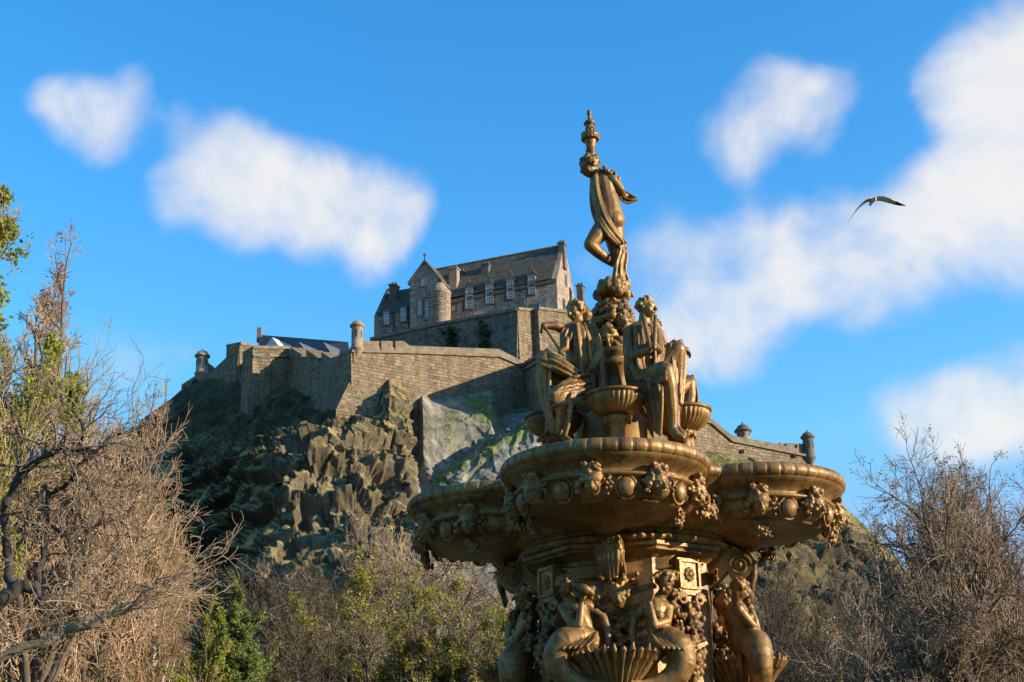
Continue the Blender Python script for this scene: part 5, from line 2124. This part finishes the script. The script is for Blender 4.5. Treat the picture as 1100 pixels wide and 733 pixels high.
def grow(rng, pos, dr, L, r, levels):
    """level by level: returns list of (lines, radii) per level"""
    out = []
    pos, dr, L, r = [np.asarray(q, float) for q in (pos, dr, L, r)]
    for li, lv in enumerate(levels):
        n, m = len(pos), lv['seg'] + 1
        lines = np.zeros((n, m, 3))
        lines[:, 0] = pos
        d = dr / np.linalg.norm(dr, axis=1, keepdims=True)
        for k in range(1, m):
            d = d + rng.normal(size=(n, 3)) * lv['wander'] + np.array([0, 0, 1.0]) * lv['trop']
            d /= np.linalg.norm(d, axis=1, keepdims=True)
            lines[:, k] = lines[:, k - 1] + d * (L / lv['seg'])[:, None]
        tp = np.linspace(1, lv.get('tip', .3), m)
        rads = np.maximum(r[:, None] * tp[None], lv.get('rmin', .004))
        out.append((lines, rads))
        if li == len(levels) - 1:
            break
        nxt = levels[li + 1]
        c = nxt['n']
        t = rng.uniform(nxt['t0'], 1, size=(n, c))
        t[:, 0] = 1.0
        t = t.ravel()
        par = np.repeat(np.arange(n), c)
        f = t * (m - 1)
        i0 = np.minimum(f.astype(int), m - 2)
        fr = (f - i0)[:, None]
        p = lines[par, i0] * (1 - fr) + lines[par, i0 + 1] * fr
        tg = lines[par, i0 + 1] - lines[par, i0]
        tg /= np.linalg.norm(tg, axis=1, keepdims=True) + 1e-9
        q = rng.normal(size=(len(p), 3))
        q -= tg * (q * tg).sum(1, keepdims=True)
        q /= np.linalg.norm(q, axis=1, keepdims=True) + 1e-9
        ang = np.radians(rng.normal(nxt['ang'], nxt.get('angv', 10), size=len(p)))
        ang = np.where(t >= .999, ang * .4, ang)[:, None]
        dr = tg * np.cos(ang) + q * np.sin(ang)
        L = L[par] * nxt['ratio'] * rng.uniform(.65, 1.25, len(p)) * (1.12 * (1 - t) + .06 if nxt.get('cone') else 1.15 - .45 * t)
        r = np.minimum(rads[par, i0] * .85, r[par] * nxt.get('rr', .5)) * rng.uniform(.8, 1.1, len(p))
        pos = p
    return out


def leaf_quads(rng, pts, size, vary=.4, jitter=.05, aspect=.55):
    n = len(pts)
    c = pts + rng.normal(size=(n, 3)) * jitter
    a = rng.normal(size=(n, 3))
    a /= np.linalg.norm(a, axis=1, keepdims=True)
    b = np.cross(a, rng.normal(size=(n, 3)))
    b /= np.linalg.norm(b, axis=1, keepdims=True)
    s = (size * rng.uniform(1 - vary, 1 + vary, n))[:, None]
    a, b = a * s, b * s * aspect
    V = np.stack([c - a, c + b, c + a, c - b], 1).reshape(-1, 3)
    F = np.arange(4 * n).reshape(n, 4)
    return V, F


def join(parts):
    V, F, b = [], [], 0
    for v, f in parts:
        V.append(v)
        F.append(f + b)
        b += len(v)
    return np.concatenate(V), np.concatenate(F)


def tree_meshes(seed, H, spread, kind, leaf=0, leaf_size=.05, dens=1.0, rt=.008):
    """meshes of one tree, base at the origin: wood, twigs, leaves"""
    rng = np.random.default_rng(seed)
    if kind == 'spreading':
        starts = ([(0, 0, 0)], [(.05, 0, 1)], [H * .30], [H * .02])
        lv = [dict(seg=5, wander=.06, trop=.05, tip=.8),
              dict(n=14, t0=.5, ang=42, angv=22, ratio=1.75, seg=10, wander=.13, trop=.0, rr=.5, tip=.22),
              dict(n=15, t0=.25, ang=46, angv=14, ratio=.46, seg=7, wander=.14, trop=.0, rr=.42, tip=.3),
              dict(n=9, t0=.1, ang=46, angv=14, ratio=.46, seg=5, wander=.16, trop=-.01, rr=.5, tip=.4, rmin=rt),
              dict(n=int(7 * dens), t0=.05, ang=44, angv=16, ratio=.5, seg=4, wander=.16, trop=.02, rr=.6, tip=.5, rmin=rt * .8)]
    elif kind == 'upright':
        starts = ([(0, 0, 0)], [(0.02, 0, 1)], [H * .8], [H * .016])
        lv = [dict(seg=12, wander=.05, trop=.05, tip=.2),
              dict(n=16, t0=.25, ang=38, angv=9, ratio=.42, seg=8, wander=.09, trop=.07, rr=.5, tip=.3),
              dict(n=9, t0=.15, ang=36, angv=12, ratio=.42, seg=6, wander=.13, trop=.04, rr=.5, tip=.35),
              dict(n=7, t0=.1, ang=42, angv=14, ratio=.45, seg=5, wander=.15, trop=.02, rr=.55, tip=.4, rmin=rt),
              dict(n=int(6 * dens), t0=.05, ang=42, angv=14, ratio=.55, seg=4, wander=.16, trop=.0, rr=.6, tip=.5, rmin=rt * .8)]
    elif kind == 'birch':
        starts = ([(0, 0, 0)], [(rng.normal() * .08, 0, 1)], [H * .95], [H * .0085])
        lv = [dict(seg=12, wander=.035, trop=.04, tip=.15),
              dict(n=34, t0=.15, ang=40, angv=10, ratio=.27, seg=7, wander=.07, trop=.05, rr=.38, tip=.3),
              dict(n=9, t0=.15, ang=36, angv=12, ratio=.55, seg=6, wander=.09, trop=-.06, rr=.45, tip=.4, rmin=rt),
              dict(n=int(14 * dens), t0=.05, ang=28, angv=12, ratio=.7, seg=5, wander=.08, trop=-.12, rr=.6, tip=.5, rmin=rt * .8)]
    else:                                               # shrub: many stems from the ground
        k = 9
        a = rng.random(k) * 2 * PI
        lean = rng.uniform(.1, .55, k)
        starts = ([(math.cos(t) * .3, math.sin(t) * .3, 0) for t in a], np.stack([np.cos(a) * lean, np.sin(a) * lean, np.ones(k)], 1), H * rng.uniform(.6, .98, k), H * rng.uniform(.006, .011, k))
        lv = [dict(seg=10, wander=.07, trop=.03, tip=.3),
              dict(n=11, t0=.2, ang=36, angv=12, ratio=.36, seg=7, wander=.12, trop=.04, rr=.5, tip=.35),
              dict(n=9, t0=.1, ang=40, angv=14, ratio=.46, seg=5, wander=.15, trop=.02, rr=.55, tip=.4, rmin=rt),
              dict(n=int(7 * dens), t0=.05, ang=44, angv=14, ratio=.5, seg=4, wander=.16, trop=.01, rr=.6, tip=.5, rmin=rt * .8)]
    g = grow(rng, *starts, lv)
    nw = len(g) - 2
    sx = None
    allp = np.concatenate([l.reshape(-1, 3) for l, r in g])
    rad = np.percentile(np.hypot(allp[:, 0], allp[:, 1]), 95)
    sx, sz = spread / rad, H / allp[:, 2].max()
    for l, r in g:
        l[..., 0] *= sx
        l[..., 1] *= sx
        l[..., 2] *= sz
    wood = join([tubes(l, r, s) for (l, r), s in zip(g[:nw], (9, 6, 5))])
    twig = join([tubes(l, r, 3) for (l, r) in g[nw:]])
    lf = None
    if leaf:
        l = g[-1][0].reshape(-1, 3)
        l2 = g[-2][0][:, 2:].reshape(-1, 3)
        pool = np.concatenate([l, l2])
        # leaves come in clumps: whole boughs in leaf, others bare
        pn = vnoise(pool / (H * .07), seed) + .5 * vnoise(pool / (H * .03), seed + 1)
        w = np.clip(pn + .25, .02, None) ** 1.5
        pick = rng.choice(len(pool), size=leaf, p=w / w.sum())
        lf = leaf_quads(rng, pool[pick], leaf_size)
    return wood, twig, lf


def tree_thing(name, label, cat, px, d, meshes, mats, yaw=0, scale=1.0, group=None, base_z=0, src=None):
    b = P(px, 733, d)
    t = thing(name, label, cat, (b[0], b[1], base_z), group)
    t.rotation_euler = (0, 0, yaw)
    t.scale = (scale, scale, scale)
    for nm, me, m in zip(('trunk', 'twigs', 'foliage'), meshes, mats or (0, 0, 0)):
        if me is None:
            continue
        o = bpy.data.objects.new(nm, me)
        COL.objects.link(o)
        o.parent = t
    return t


def bake(tag, ms, mats):
    out = []
    for (nm, part), m in zip(zip(('trunk', 'twigs', 'foliage'), ms), mats):
        if part is None:
            out.append(None)
            continue
        me = npmesh(tag + '_' + nm, part[0], [part[1]])
        me.materials.append(M[m])
        if nm == 'trunk':
            me.polygons.foreach_set('use_smooth', [True] * len(me.polygons))
        out.append(me)
    return out


def ztop(px, py, d):
    return float(P(px, py, d)[2])


KINDS = {}


def kind(key, seed, H, spread, form, mats, **k):
    KINDS[key] = (bake(key, tree_meshes(seed, H, spread, form, **k), mats), H, mats)


kind('russet', 101, 14, 2.5, 'upright', ('bark', 'twig_russet', 'bud_red'), leaf=4000, leaf_size=.03, dens=1.7, rt=.006)
kind('russet_wide', 111, 14, 3.3, 'spreading', ('bark', 'twig_russet', 'bud_red'), leaf=5000, leaf_size=.03, dens=.9, rt=.0065)
kind('lime', 102, 13, 2.7, 'upright', ('bark_pale', 'twig_gold', 'leaf_lime'), leaf=42000, leaf_size=.045, rt=.008)
kind('birch', 103, 12, 2.2, 'birch', ('bark_birch', 'twig_russet', None), dens=1.25, rt=.0072)
kind('birch_gold', 104, 12, 2.0, 'birch', ('bark_birch', 'twig_gold', None), dens=1.25, rt=.0072)
kind('brush', 105, 10, 2.9, 'shrub', ('bark', 'twig_russet', None), dens=1.5, rt=.0085)
kind('brush_brown', 106, 10, 3.6, 'shrub', ('bark_dark', 'twig_brown', 'bud_tan'), leaf=3500, leaf_size=.045, dens=1.5, rt=.009)
kind('brush_dark', 107, 11, 3.8, 'shrub', ('bark_dark', 'twig_dark', None), dens=1.1, rt=.011)
kind('leafy', 108, 11, 3.6, 'shrub', ('bark_dark', 'twig_brown', 'leaf_olive'), leaf=52000, leaf_size=.047, dens=1.3, rt=.008)
kind('cherry', 109, 14, 5.4, 'spreading', ('bark', 'twig_tan', 'bud_tan'), leaf=36000, leaf_size=.036, dens=1.35, rt=.0075)
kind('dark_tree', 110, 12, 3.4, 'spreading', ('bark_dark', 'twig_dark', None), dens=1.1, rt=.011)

TREES = [
    # key, name, label, cat, px, py top, d, yaw, group
    ('lime', 'budding_tree', 'smaller lime green budding tree low at the left edge', 'tree', -28, 395, 34, 2.6, None),
    ('lime', 'budding_tree', 'tallest tree at the far left edge, fresh lime green leaves against the sky', 'tree', -112, 160, 26, 0.4, None),
    ('russet', 'bare_tree', 'tall bare reddish tree at left reaching highest against the sky', 'tree', 38, 292, 33, 0.0, 'bare trees at left'),
    ('russet_wide', 'bare_tree', 'round crowned bare reddish tree spreading towards the lone castle turret', 'tree', 88, 340, 37, 2.1, 'bare trees at left'),
    ('russet', 'bare_tree', 'bare reddish tree at far left behind the lime green leaves', 'tree', -40, 330, 38, 4.0, 'bare trees at left'),
    ('russet', 'bare_tree', 'lower bare reddish tree among the birches, left of the lone turret', 'tree', 78, 410, 46, 5.2, 'bare trees at left'),
    ('birch_gold', 'birch_tree', 'slender birch with golden hanging twigs at the left edge', 'birch tree', 18, 470, 40, 1.0, 'birches at left'),
    ('birch', 'birch_tree', 'slender pale birch standing below the tall bare tree', 'birch tree', 62, 480, 42, 2.6, 'birches at left'),
    ('birch', 'birch_tree', 'slender birch with russet twigs behind the pale slanting limb', 'birch tree', 112, 488, 44, 0.3, 'birches at left'),
    ('birch_gold', 'birch_tree', 'slender birch with golden twigs rising before the dark crag', 'birch tree', 138, 500, 42, 4.4, 'birches at left'),
    ('birch', 'birch_tree', 'rightmost russet birch beside the yellow green bush', 'birch tree', 168, 540, 41, 3.3, 'birches at left'),
    ('birch', 'birch_tree', 'densely twigged birch low in the bottom left corner', 'birch tree', -5, 540, 36, 0.5, 'birches at left'),
    ('birch_gold', 'birch_tree', 'short golden birch in the middle of the left thicket', 'birch tree', 88, 560, 36, 2.5, 'birches at left'),
    ('birch_gold', 'birch_tree', 'golden birch right beside the yellow green bush, shorter than its neighbours', 'birch tree', 160, 580, 47, 4.1, 'birches at left'),
    ('brush', 'bare_shrub', 'far reddish thicket at the foot of the dark cliff', 'shrub', 62, 530, 62, 1.5, 'bare thickets at left'),
    
    ('brush_dark', 'bare_shrub', 'dark bare thicket right of the green conifer', 'shrub', 290, 610, 48, 0.2, 'bare thickets in the middle'),
    ('brush_dark', 'bare_shrub', 'dark bare thicket below the sunlit cliff', 'shrub', 340, 585, 58, 2.2, 'bare thickets in the middle'),
    ('brush_brown', 'bare_shrub', 'brown bare thicket climbing to the lit cliff foot', 'shrub', 392, 560, 66, 3.7, 'bare thickets in the middle'),
    ('brush', 'bare_shrub', 'reddish bare thicket just left of the basin, below the netted rock', 'shrub', 462, 545, 74, 5.0, 'bare thickets in the middle'),
    ('brush_brown', 'bare_shrub', 'brown bare thicket touching the dark left lobe of the fountain', 'shrub', 548, 575, 56, 1.1, 'bare thickets in the middle'),
    ('leafy', 'leafy_shrub', 'large shrub with scattered yellow green leaves left of the fountain', 'shrub', 468, 590, 42, 0.0, 'leafing shrubs'),
    ('leafy', 'leafy_shrub', 'shrub with yellow green leaves in front of the sunlit cliff', 'shrub', 385, 610, 46, 2.0, 'leafing shrubs'),
    ('leafy', 'leafy_shrub', 'shrub with few yellow green leaves close beside the fountain shaft', 'shrub', 530, 622, 44, 4.0, 'leafing shrubs'),
    ('brush_dark', 'bare_shrub', 'dark low thicket at the bottom between conifer and leafing shrubs', 'shrub', 318, 655, 38, 4.6, 'bare thickets in the middle'),
    ('cherry', 'bare_tree', 'large spreading tree with tan buds at the right edge', 'tree', 1040, 452, 42, 0.6, 'budding trees at right'),
    ('cherry', 'bare_tree', 'smaller tree with tan buds at the bottom right corner', 'tree', 1118, 520, 46, 3.0, 'budding trees at right'),
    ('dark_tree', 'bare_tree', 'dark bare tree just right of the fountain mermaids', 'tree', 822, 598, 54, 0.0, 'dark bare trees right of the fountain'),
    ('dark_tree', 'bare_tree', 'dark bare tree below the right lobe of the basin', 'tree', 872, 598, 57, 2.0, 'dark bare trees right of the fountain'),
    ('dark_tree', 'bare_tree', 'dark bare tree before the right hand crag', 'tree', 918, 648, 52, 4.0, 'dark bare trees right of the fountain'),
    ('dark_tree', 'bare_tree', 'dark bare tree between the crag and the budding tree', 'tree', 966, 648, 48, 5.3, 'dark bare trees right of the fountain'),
    ('brush_brown', 'bare_shrub', 'brown thicket under the dark trees right of the fountain', 'shrub', 850, 640, 62, 0.9, 'brown thickets at right'),
    ('brush_brown', 'bare_shrub', 'brown thicket in front of the falling crag', 'shrub', 930, 668, 60, 2.9, 'brown thickets at right'),
    ('brush_brown', 'bare_shrub', 'brown thicket left of the large budding tree trunk', 'shrub', 985, 640, 44, 4.2, 'brown thickets at right'),
    ('brush_brown', 'bare_shrub', 'brown thicket right of the large budding tree trunk', 'shrub', 1075, 630, 40, 1.9, 'brown thickets at right'),
    ('brush_brown', 'bare_shrub', 'brown thicket far behind the fountain shaft, seen right of it', 'shrub', 780, 615, 72, 5.6, 'brown thickets at right'),
]
for key, nm, lab, cat, px, py, d, yaw, grp in TREES:
    me, H, mats = KINDS[key]
    tree_thing(nm, lab, cat, px, d, me, mats, yaw, ztop(px, py, d) / H, grp)


# ---- conifer and the yellow green bush beside it
def conifer(px, py, d):
    rng = np.random.default_rng(7)
    H = ztop(px, py, d)
    b = P(px, 733, d)
    t = thing('conifer', 'small dark green conifer with upswept branches beside the yellow green bush', 'conifer tree', (b[0], b[1], 0))
    g = grow(rng, [(0, 0, 0), (.05, 0, .2), (-.05, .05, .2), (0, -.05, .2)], [(0, 0, 1), (.09, .03, 1), (-.12, 0, 1), (.05, -.1, 1)], [H, H * .86, H * .8, H * .74], [.09, .06, .06, .05], [
        dict(seg=14, wander=.01, trop=.05, tip=.15),
        dict(n=75, cone=True, t0=.12, ang=52, angv=12, ratio=.36, seg=6, wander=.05, trop=.16, rr=.3, tip=.3),
        dict(n=16, t0=.15, ang=40, angv=10, ratio=.35, seg=4, wander=.08, trop=.08, rr=.5, tip=.4, rmin=.004)])
    w = join([tubes(g[0][0], g[0][1], 8), tubes(g[1][0], g[1][1], 4)])
    me = npmesh('conifer_trunk', *[w[0], [w[1]]])
    link('trunk', me, M['bark_dark'], t)
    l = g[2][0].reshape(-1, 3)
    l = np.concatenate([l, g[1][0][:, 2:].reshape(-1, 3)])
    pk = l[rng.integers(0, len(l), 170000)]
    V, F = leaf_quads(rng, pk, .05, .4, .025, .2)
    link('foliage', npmesh('conifer_needles', V, [F]), M['leaf_conifer'], t)


conifer(250, 630, 35)
bush_meshes = bake('bush', tree_meshes(55, 8.0, 1.25, 'shrub', leaf=60000, leaf_size=.042, dens=.8, rt=.008), ('bark', 'twig_gold', 'leaf_olive'))
bush_meshes[2].materials.clear()
bush_meshes[2].materials.append(M['leaf_lime'])
t = tree_thing('leafy_shrub', 'upright yellow green bush left of the conifer', 'shrub', 212, 34, bush_meshes, None, 0, ztop(212, 634, 34) / 8.0)

# ---- gnarled old tree whose limbs cross the lower left corner
D0 = 17
gb_ = P(-130, 733, D0)
gt = thing('gnarled_tree', 'old gnarled tree with thick crooked dark limbs crossing the lower left corner', 'tree', (gb_[0], gb_[1], 0))
limbs = [
    [(-130, 1000, 0, 26), (-128, 820, 0, 22), (-110, 730, 0, 17), (-60, 690, 0, 13), (-15, 655, 0, 9), (10, 640, 0, 8), (24, 629, 0, 7), (40, 632, 0, 5)],
    [(14, 636, 0, 5.5), (8, 600, .2, 4.8), (6, 560, .1, 4.6), (8, 532, 0, 4.4), (32, 500, -.2, 4), (55, 487, -.3, 3.6), (72, 480, -.3, 3.2), (90, 486, -.3, 2.8), (104, 484, -.3, 2.2)],
    [(38, 632, 0, 4.2), (46, 600, .3, 3.4), (52, 568, .4, 3.4), (50, 524, .4, 2.6), (49, 521, .4, 2)],
    [(52, 568, .4, 2.4), (62, 567, .4, 2.2), (72, 578, .4, 1.8), (77, 596, .4, 1.3)],
    [(51, 534, .4, 2.3), (66, 524, .3, 2.3), (80, 512, .2, 2.3), (84, 500, .2, 2.2), (93, 495, .2, 2), (104, 486, .2, 1.7)],
    [(84, 500, .2, 1.8), (96, 526, .2, 1.5), (110, 545, .3, 1.2), (113, 570, .3, .9)],
    [(40, 632, 0, 3), (44, 645, -.1, 2.2), (42, 652, -.1, 1.4)],
    [(84, 480, -.3, 2), (92, 460, -.2, 1.8), (76, 440, 0, 1.6), (62, 425, 0, 1.2)],
    [(104, 484, -.3, 1.8), (120, 470, -.2, 1.5), (140, 462, -.1, 1.2), (165, 455, -.1, .8)],
]
b = MB()
starts = []
for lm in limbs:
    pts = [(P(x, y, D0 + dd), r * D0 * 1.04 / FPX) for x, y, dd, r in lm]
    # smooth the traced line and add small crooks
    A = np.array([[*p, r] for p, r in pts])
    tt = np.linspace(0, len(A) - 1, len(A) * 4 - 3)
    S_ = np.stack([np.interp(tt, np.arange(len(A)), A[:, i]) for i in range(4)], 1)
    rng = np.random.default_rng(len(lm) + int(abs(lm[0][0])))
    S_[1:-1, :3] = (S_[:-2, :3] + 2 * S_[1:-1, :3] + S_[2:, :3]) / 4
    S_[1:-1, :3] += rng.normal(size=(len(S_) - 2, 3)) * .012
    b.chain([(q[:3], q[3]) for q in S_], 9)
    for q in S_[4:]:
        if q[3] < .06:
            starts += [(q[:3], q[3])]
b.sculpt('trunk', M['bark_dark'], gt, .012, 1)
rng = np.random.default_rng(66)
n = len(starts)
g = grow(rng, [s[0] for s in starts], np.stack([rng.normal(size=n) * .8 + .35, rng.normal(size=n) * .5, rng.normal(size=n) * .8 + .25], 1), rng.uniform(.35, 1.1, n), np.array([s[1] * .4 for s in starts]), [
    dict(seg=7, wander=.22, trop=.02, tip=.4, rmin=.004),
    dict(n=5, t0=.2, ang=45, ratio=.5, seg=5, wander=.2, trop=.02, rr=.55, tip=.5, rmin=.003),
    dict(n=4, t0=.2, ang=45, ratio=.5, seg=4, wander=.2, trop=.02, rr=.6, tip=.5, rmin=.0025)])
w = join([tubes(l - origin_of(gt)[None, None], r, 4) for l, r in g])
link('twigs', npmesh('gnarled_twigs', w[0], [w[1]]), M['twig_brown'], gt)
# pale slanting tree
D1 = 21
b0 = P(-140, 733, D1)
pt = thing('slanting_tree', 'pale lichened limb slanting up from the bottom left corner', 'tree', (b0[0], b0[1], 0))
b = MB()
line = [(-140, 1000, 10), (-135, 800, 8), (-90, 742, 6.5), (-40, 724, 5.8), (0, 707, 5.2), (24, 695, 4.8), (48, 690, 4.5), (72, 677, 4.1), (96, 673, 3.6), (118, 660, 3.2), (136, 657, 2.8), (155, 640, 2.2), (170, 622, 1.4)]
b.chain([(P(x, y, D1), r * D1 * 1.04 / FPX) for x, y, r in line], 10)
side = [(110, 667, 2.4), (128, 640, 2), (150, 628, 1.6), (168, 633, 1)]
b.chain([(P(x, y, D1 - .2), r * D1 * 1.04 / FPX) for x, y, r in side], 8)
b.sculpt('trunk', M['bark_pale'], pt, .014, 2)
st = [P(x, y, D1) for x, y, r in line[3:]] * 4 + [P(x, y, D1 - .2) for x, y, r in side] * 4
n = len(st)
g = grow(rng, st, np.stack([rng.normal(size=n) * .7, rng.normal(size=n) * .5, rng.normal(size=n) * .5 + .5], 1), rng.uniform(.5, 1.5, n), np.full(n, .012), [
    dict(seg=7, wander=.2, trop=.02, tip=.4, rmin=.005),
    dict(n=6, t0=.2, ang=45, ratio=.5, seg=5, wander=.2, trop=.0, rr=.55, tip=.5, rmin=.004),
    dict(n=5, t0=.2, ang=45, ratio=.5, seg=4, wander=.2, trop=-.02, rr=.6, tip=.5, rmin=.003)])
w = join([tubes(l - origin_of(pt)[None, None], r, 4) for l, r in g])
link('twigs', npmesh('slanting_twigs', w[0], [w[1]]), M['twig_russet'], pt)

# ------------------------------------------------------------------ the gull
GD = 29
gc = P(937, 217, GD)
gu = thing('gull', 'grey gull gliding with bent wings before the clouds', 'bird', tuple(gc))


def GQ(px, py, dd=0):
    return P(px, py, GD + dd)


sg = GD * 1.04 / FPX
b = MB()
bd = [(940.5, 212.8, -.22, .8), (939.5, 213.2, -.17, 1.9), (938.5, 214.2, -.10, 2.5), (937.2, 215.6, .0, 2.9), (936, 217.2, .10, 2.3), (935, 218.8, .18, 1.2)]
b.chain([(GQ(x, y, d), r * sg) for x, y, d, r in bd], 10)
b.cap(GQ(940.8, 212.8, -.23), GQ(941.6, 212.9, -.28), .4 * sg, .15 * sg)
body = b.sculpt('body', M['feather_grey'], gu, .008, 2)
k = MB()
k.hexa([GQ(935.6, 217.4, .14), GQ(936.6, 217.8, .14), GQ(936, 221.6, .30), GQ(933.0, 220.6, .30)], [p + np.array([0, 0, .015]) for p in (GQ(935.6, 217.4, .14), GQ(936.6, 217.8, .14), GQ(936, 221.6, .30), GQ(933.0, 220.6, .30))])
k.build('tail', M['feather_grey'], gu)
k = MB()
k.ball(GQ(939.6, 213.8, -.12), 2.3 * sg, 10, 8)
k.build('head', M['feather_white'], gu, True)


def wing(pts, sub):
    vs, fs = [], []
    for x, y, d, ch, th in pts:
        c = GQ(x, y, d)
        a = np.array([.02, 1.0, -.02])
        a /= np.linalg.norm(a)
        t = np.array([0, .2, 1.0])
        vs += [c - a * ch * .4, c - a * ch * .1 + t * th, c + a * ch * .6, c - a * ch * .1 - t * th * .6]
    for j in range(len(pts) - 1):
        for i in range(4):
            fs.append((4 * j + i, 4 * j + (i + 1) % 4, 4 * j + 4 + (i + 1) % 4, 4 * j + 4 + i))
    fs += [(3, 2, 1, 0), tuple(4 * (len(pts) - 1) + i for i in range(4))]
    k = MB()
    k.add(vs, fs)
    return k


wl = wing([(937.5, 214.0, 0, .24, .022), (933, 214.3, -.02, .25, .022), (928.5, 217, -.03, .25, .018), (923.5, 221.5, .0, .22, .014), (919, 227, .05, .17, .012)], 0).build('wing', M['feather_grey'], gu, True)
wing([(919, 227, .05, .17, .012), (915.5, 232.5, .1, .12, .010), (911, 239.5, .16, .03, .004)], 0).build('wing_tip', M['feather_black'], wl)
wr = wing([(938.5, 213.8, 0, .24, .022), (943, 212.6, -.02, .26, .022), (949, 213.2, -.03, .26, .018), (956, 215.5, .0, .24, .014), (962, 217.8, .05, .19, .012)], 0).build('wing', M['feather_grey'], gu, True)
wing([(962, 217.8, .05, .19, .012), (967, 219.6, .1, .13, .010), (973, 221.2, .16, .03, .004)], 0).build('wing_tip', M['feather_black'], wr)
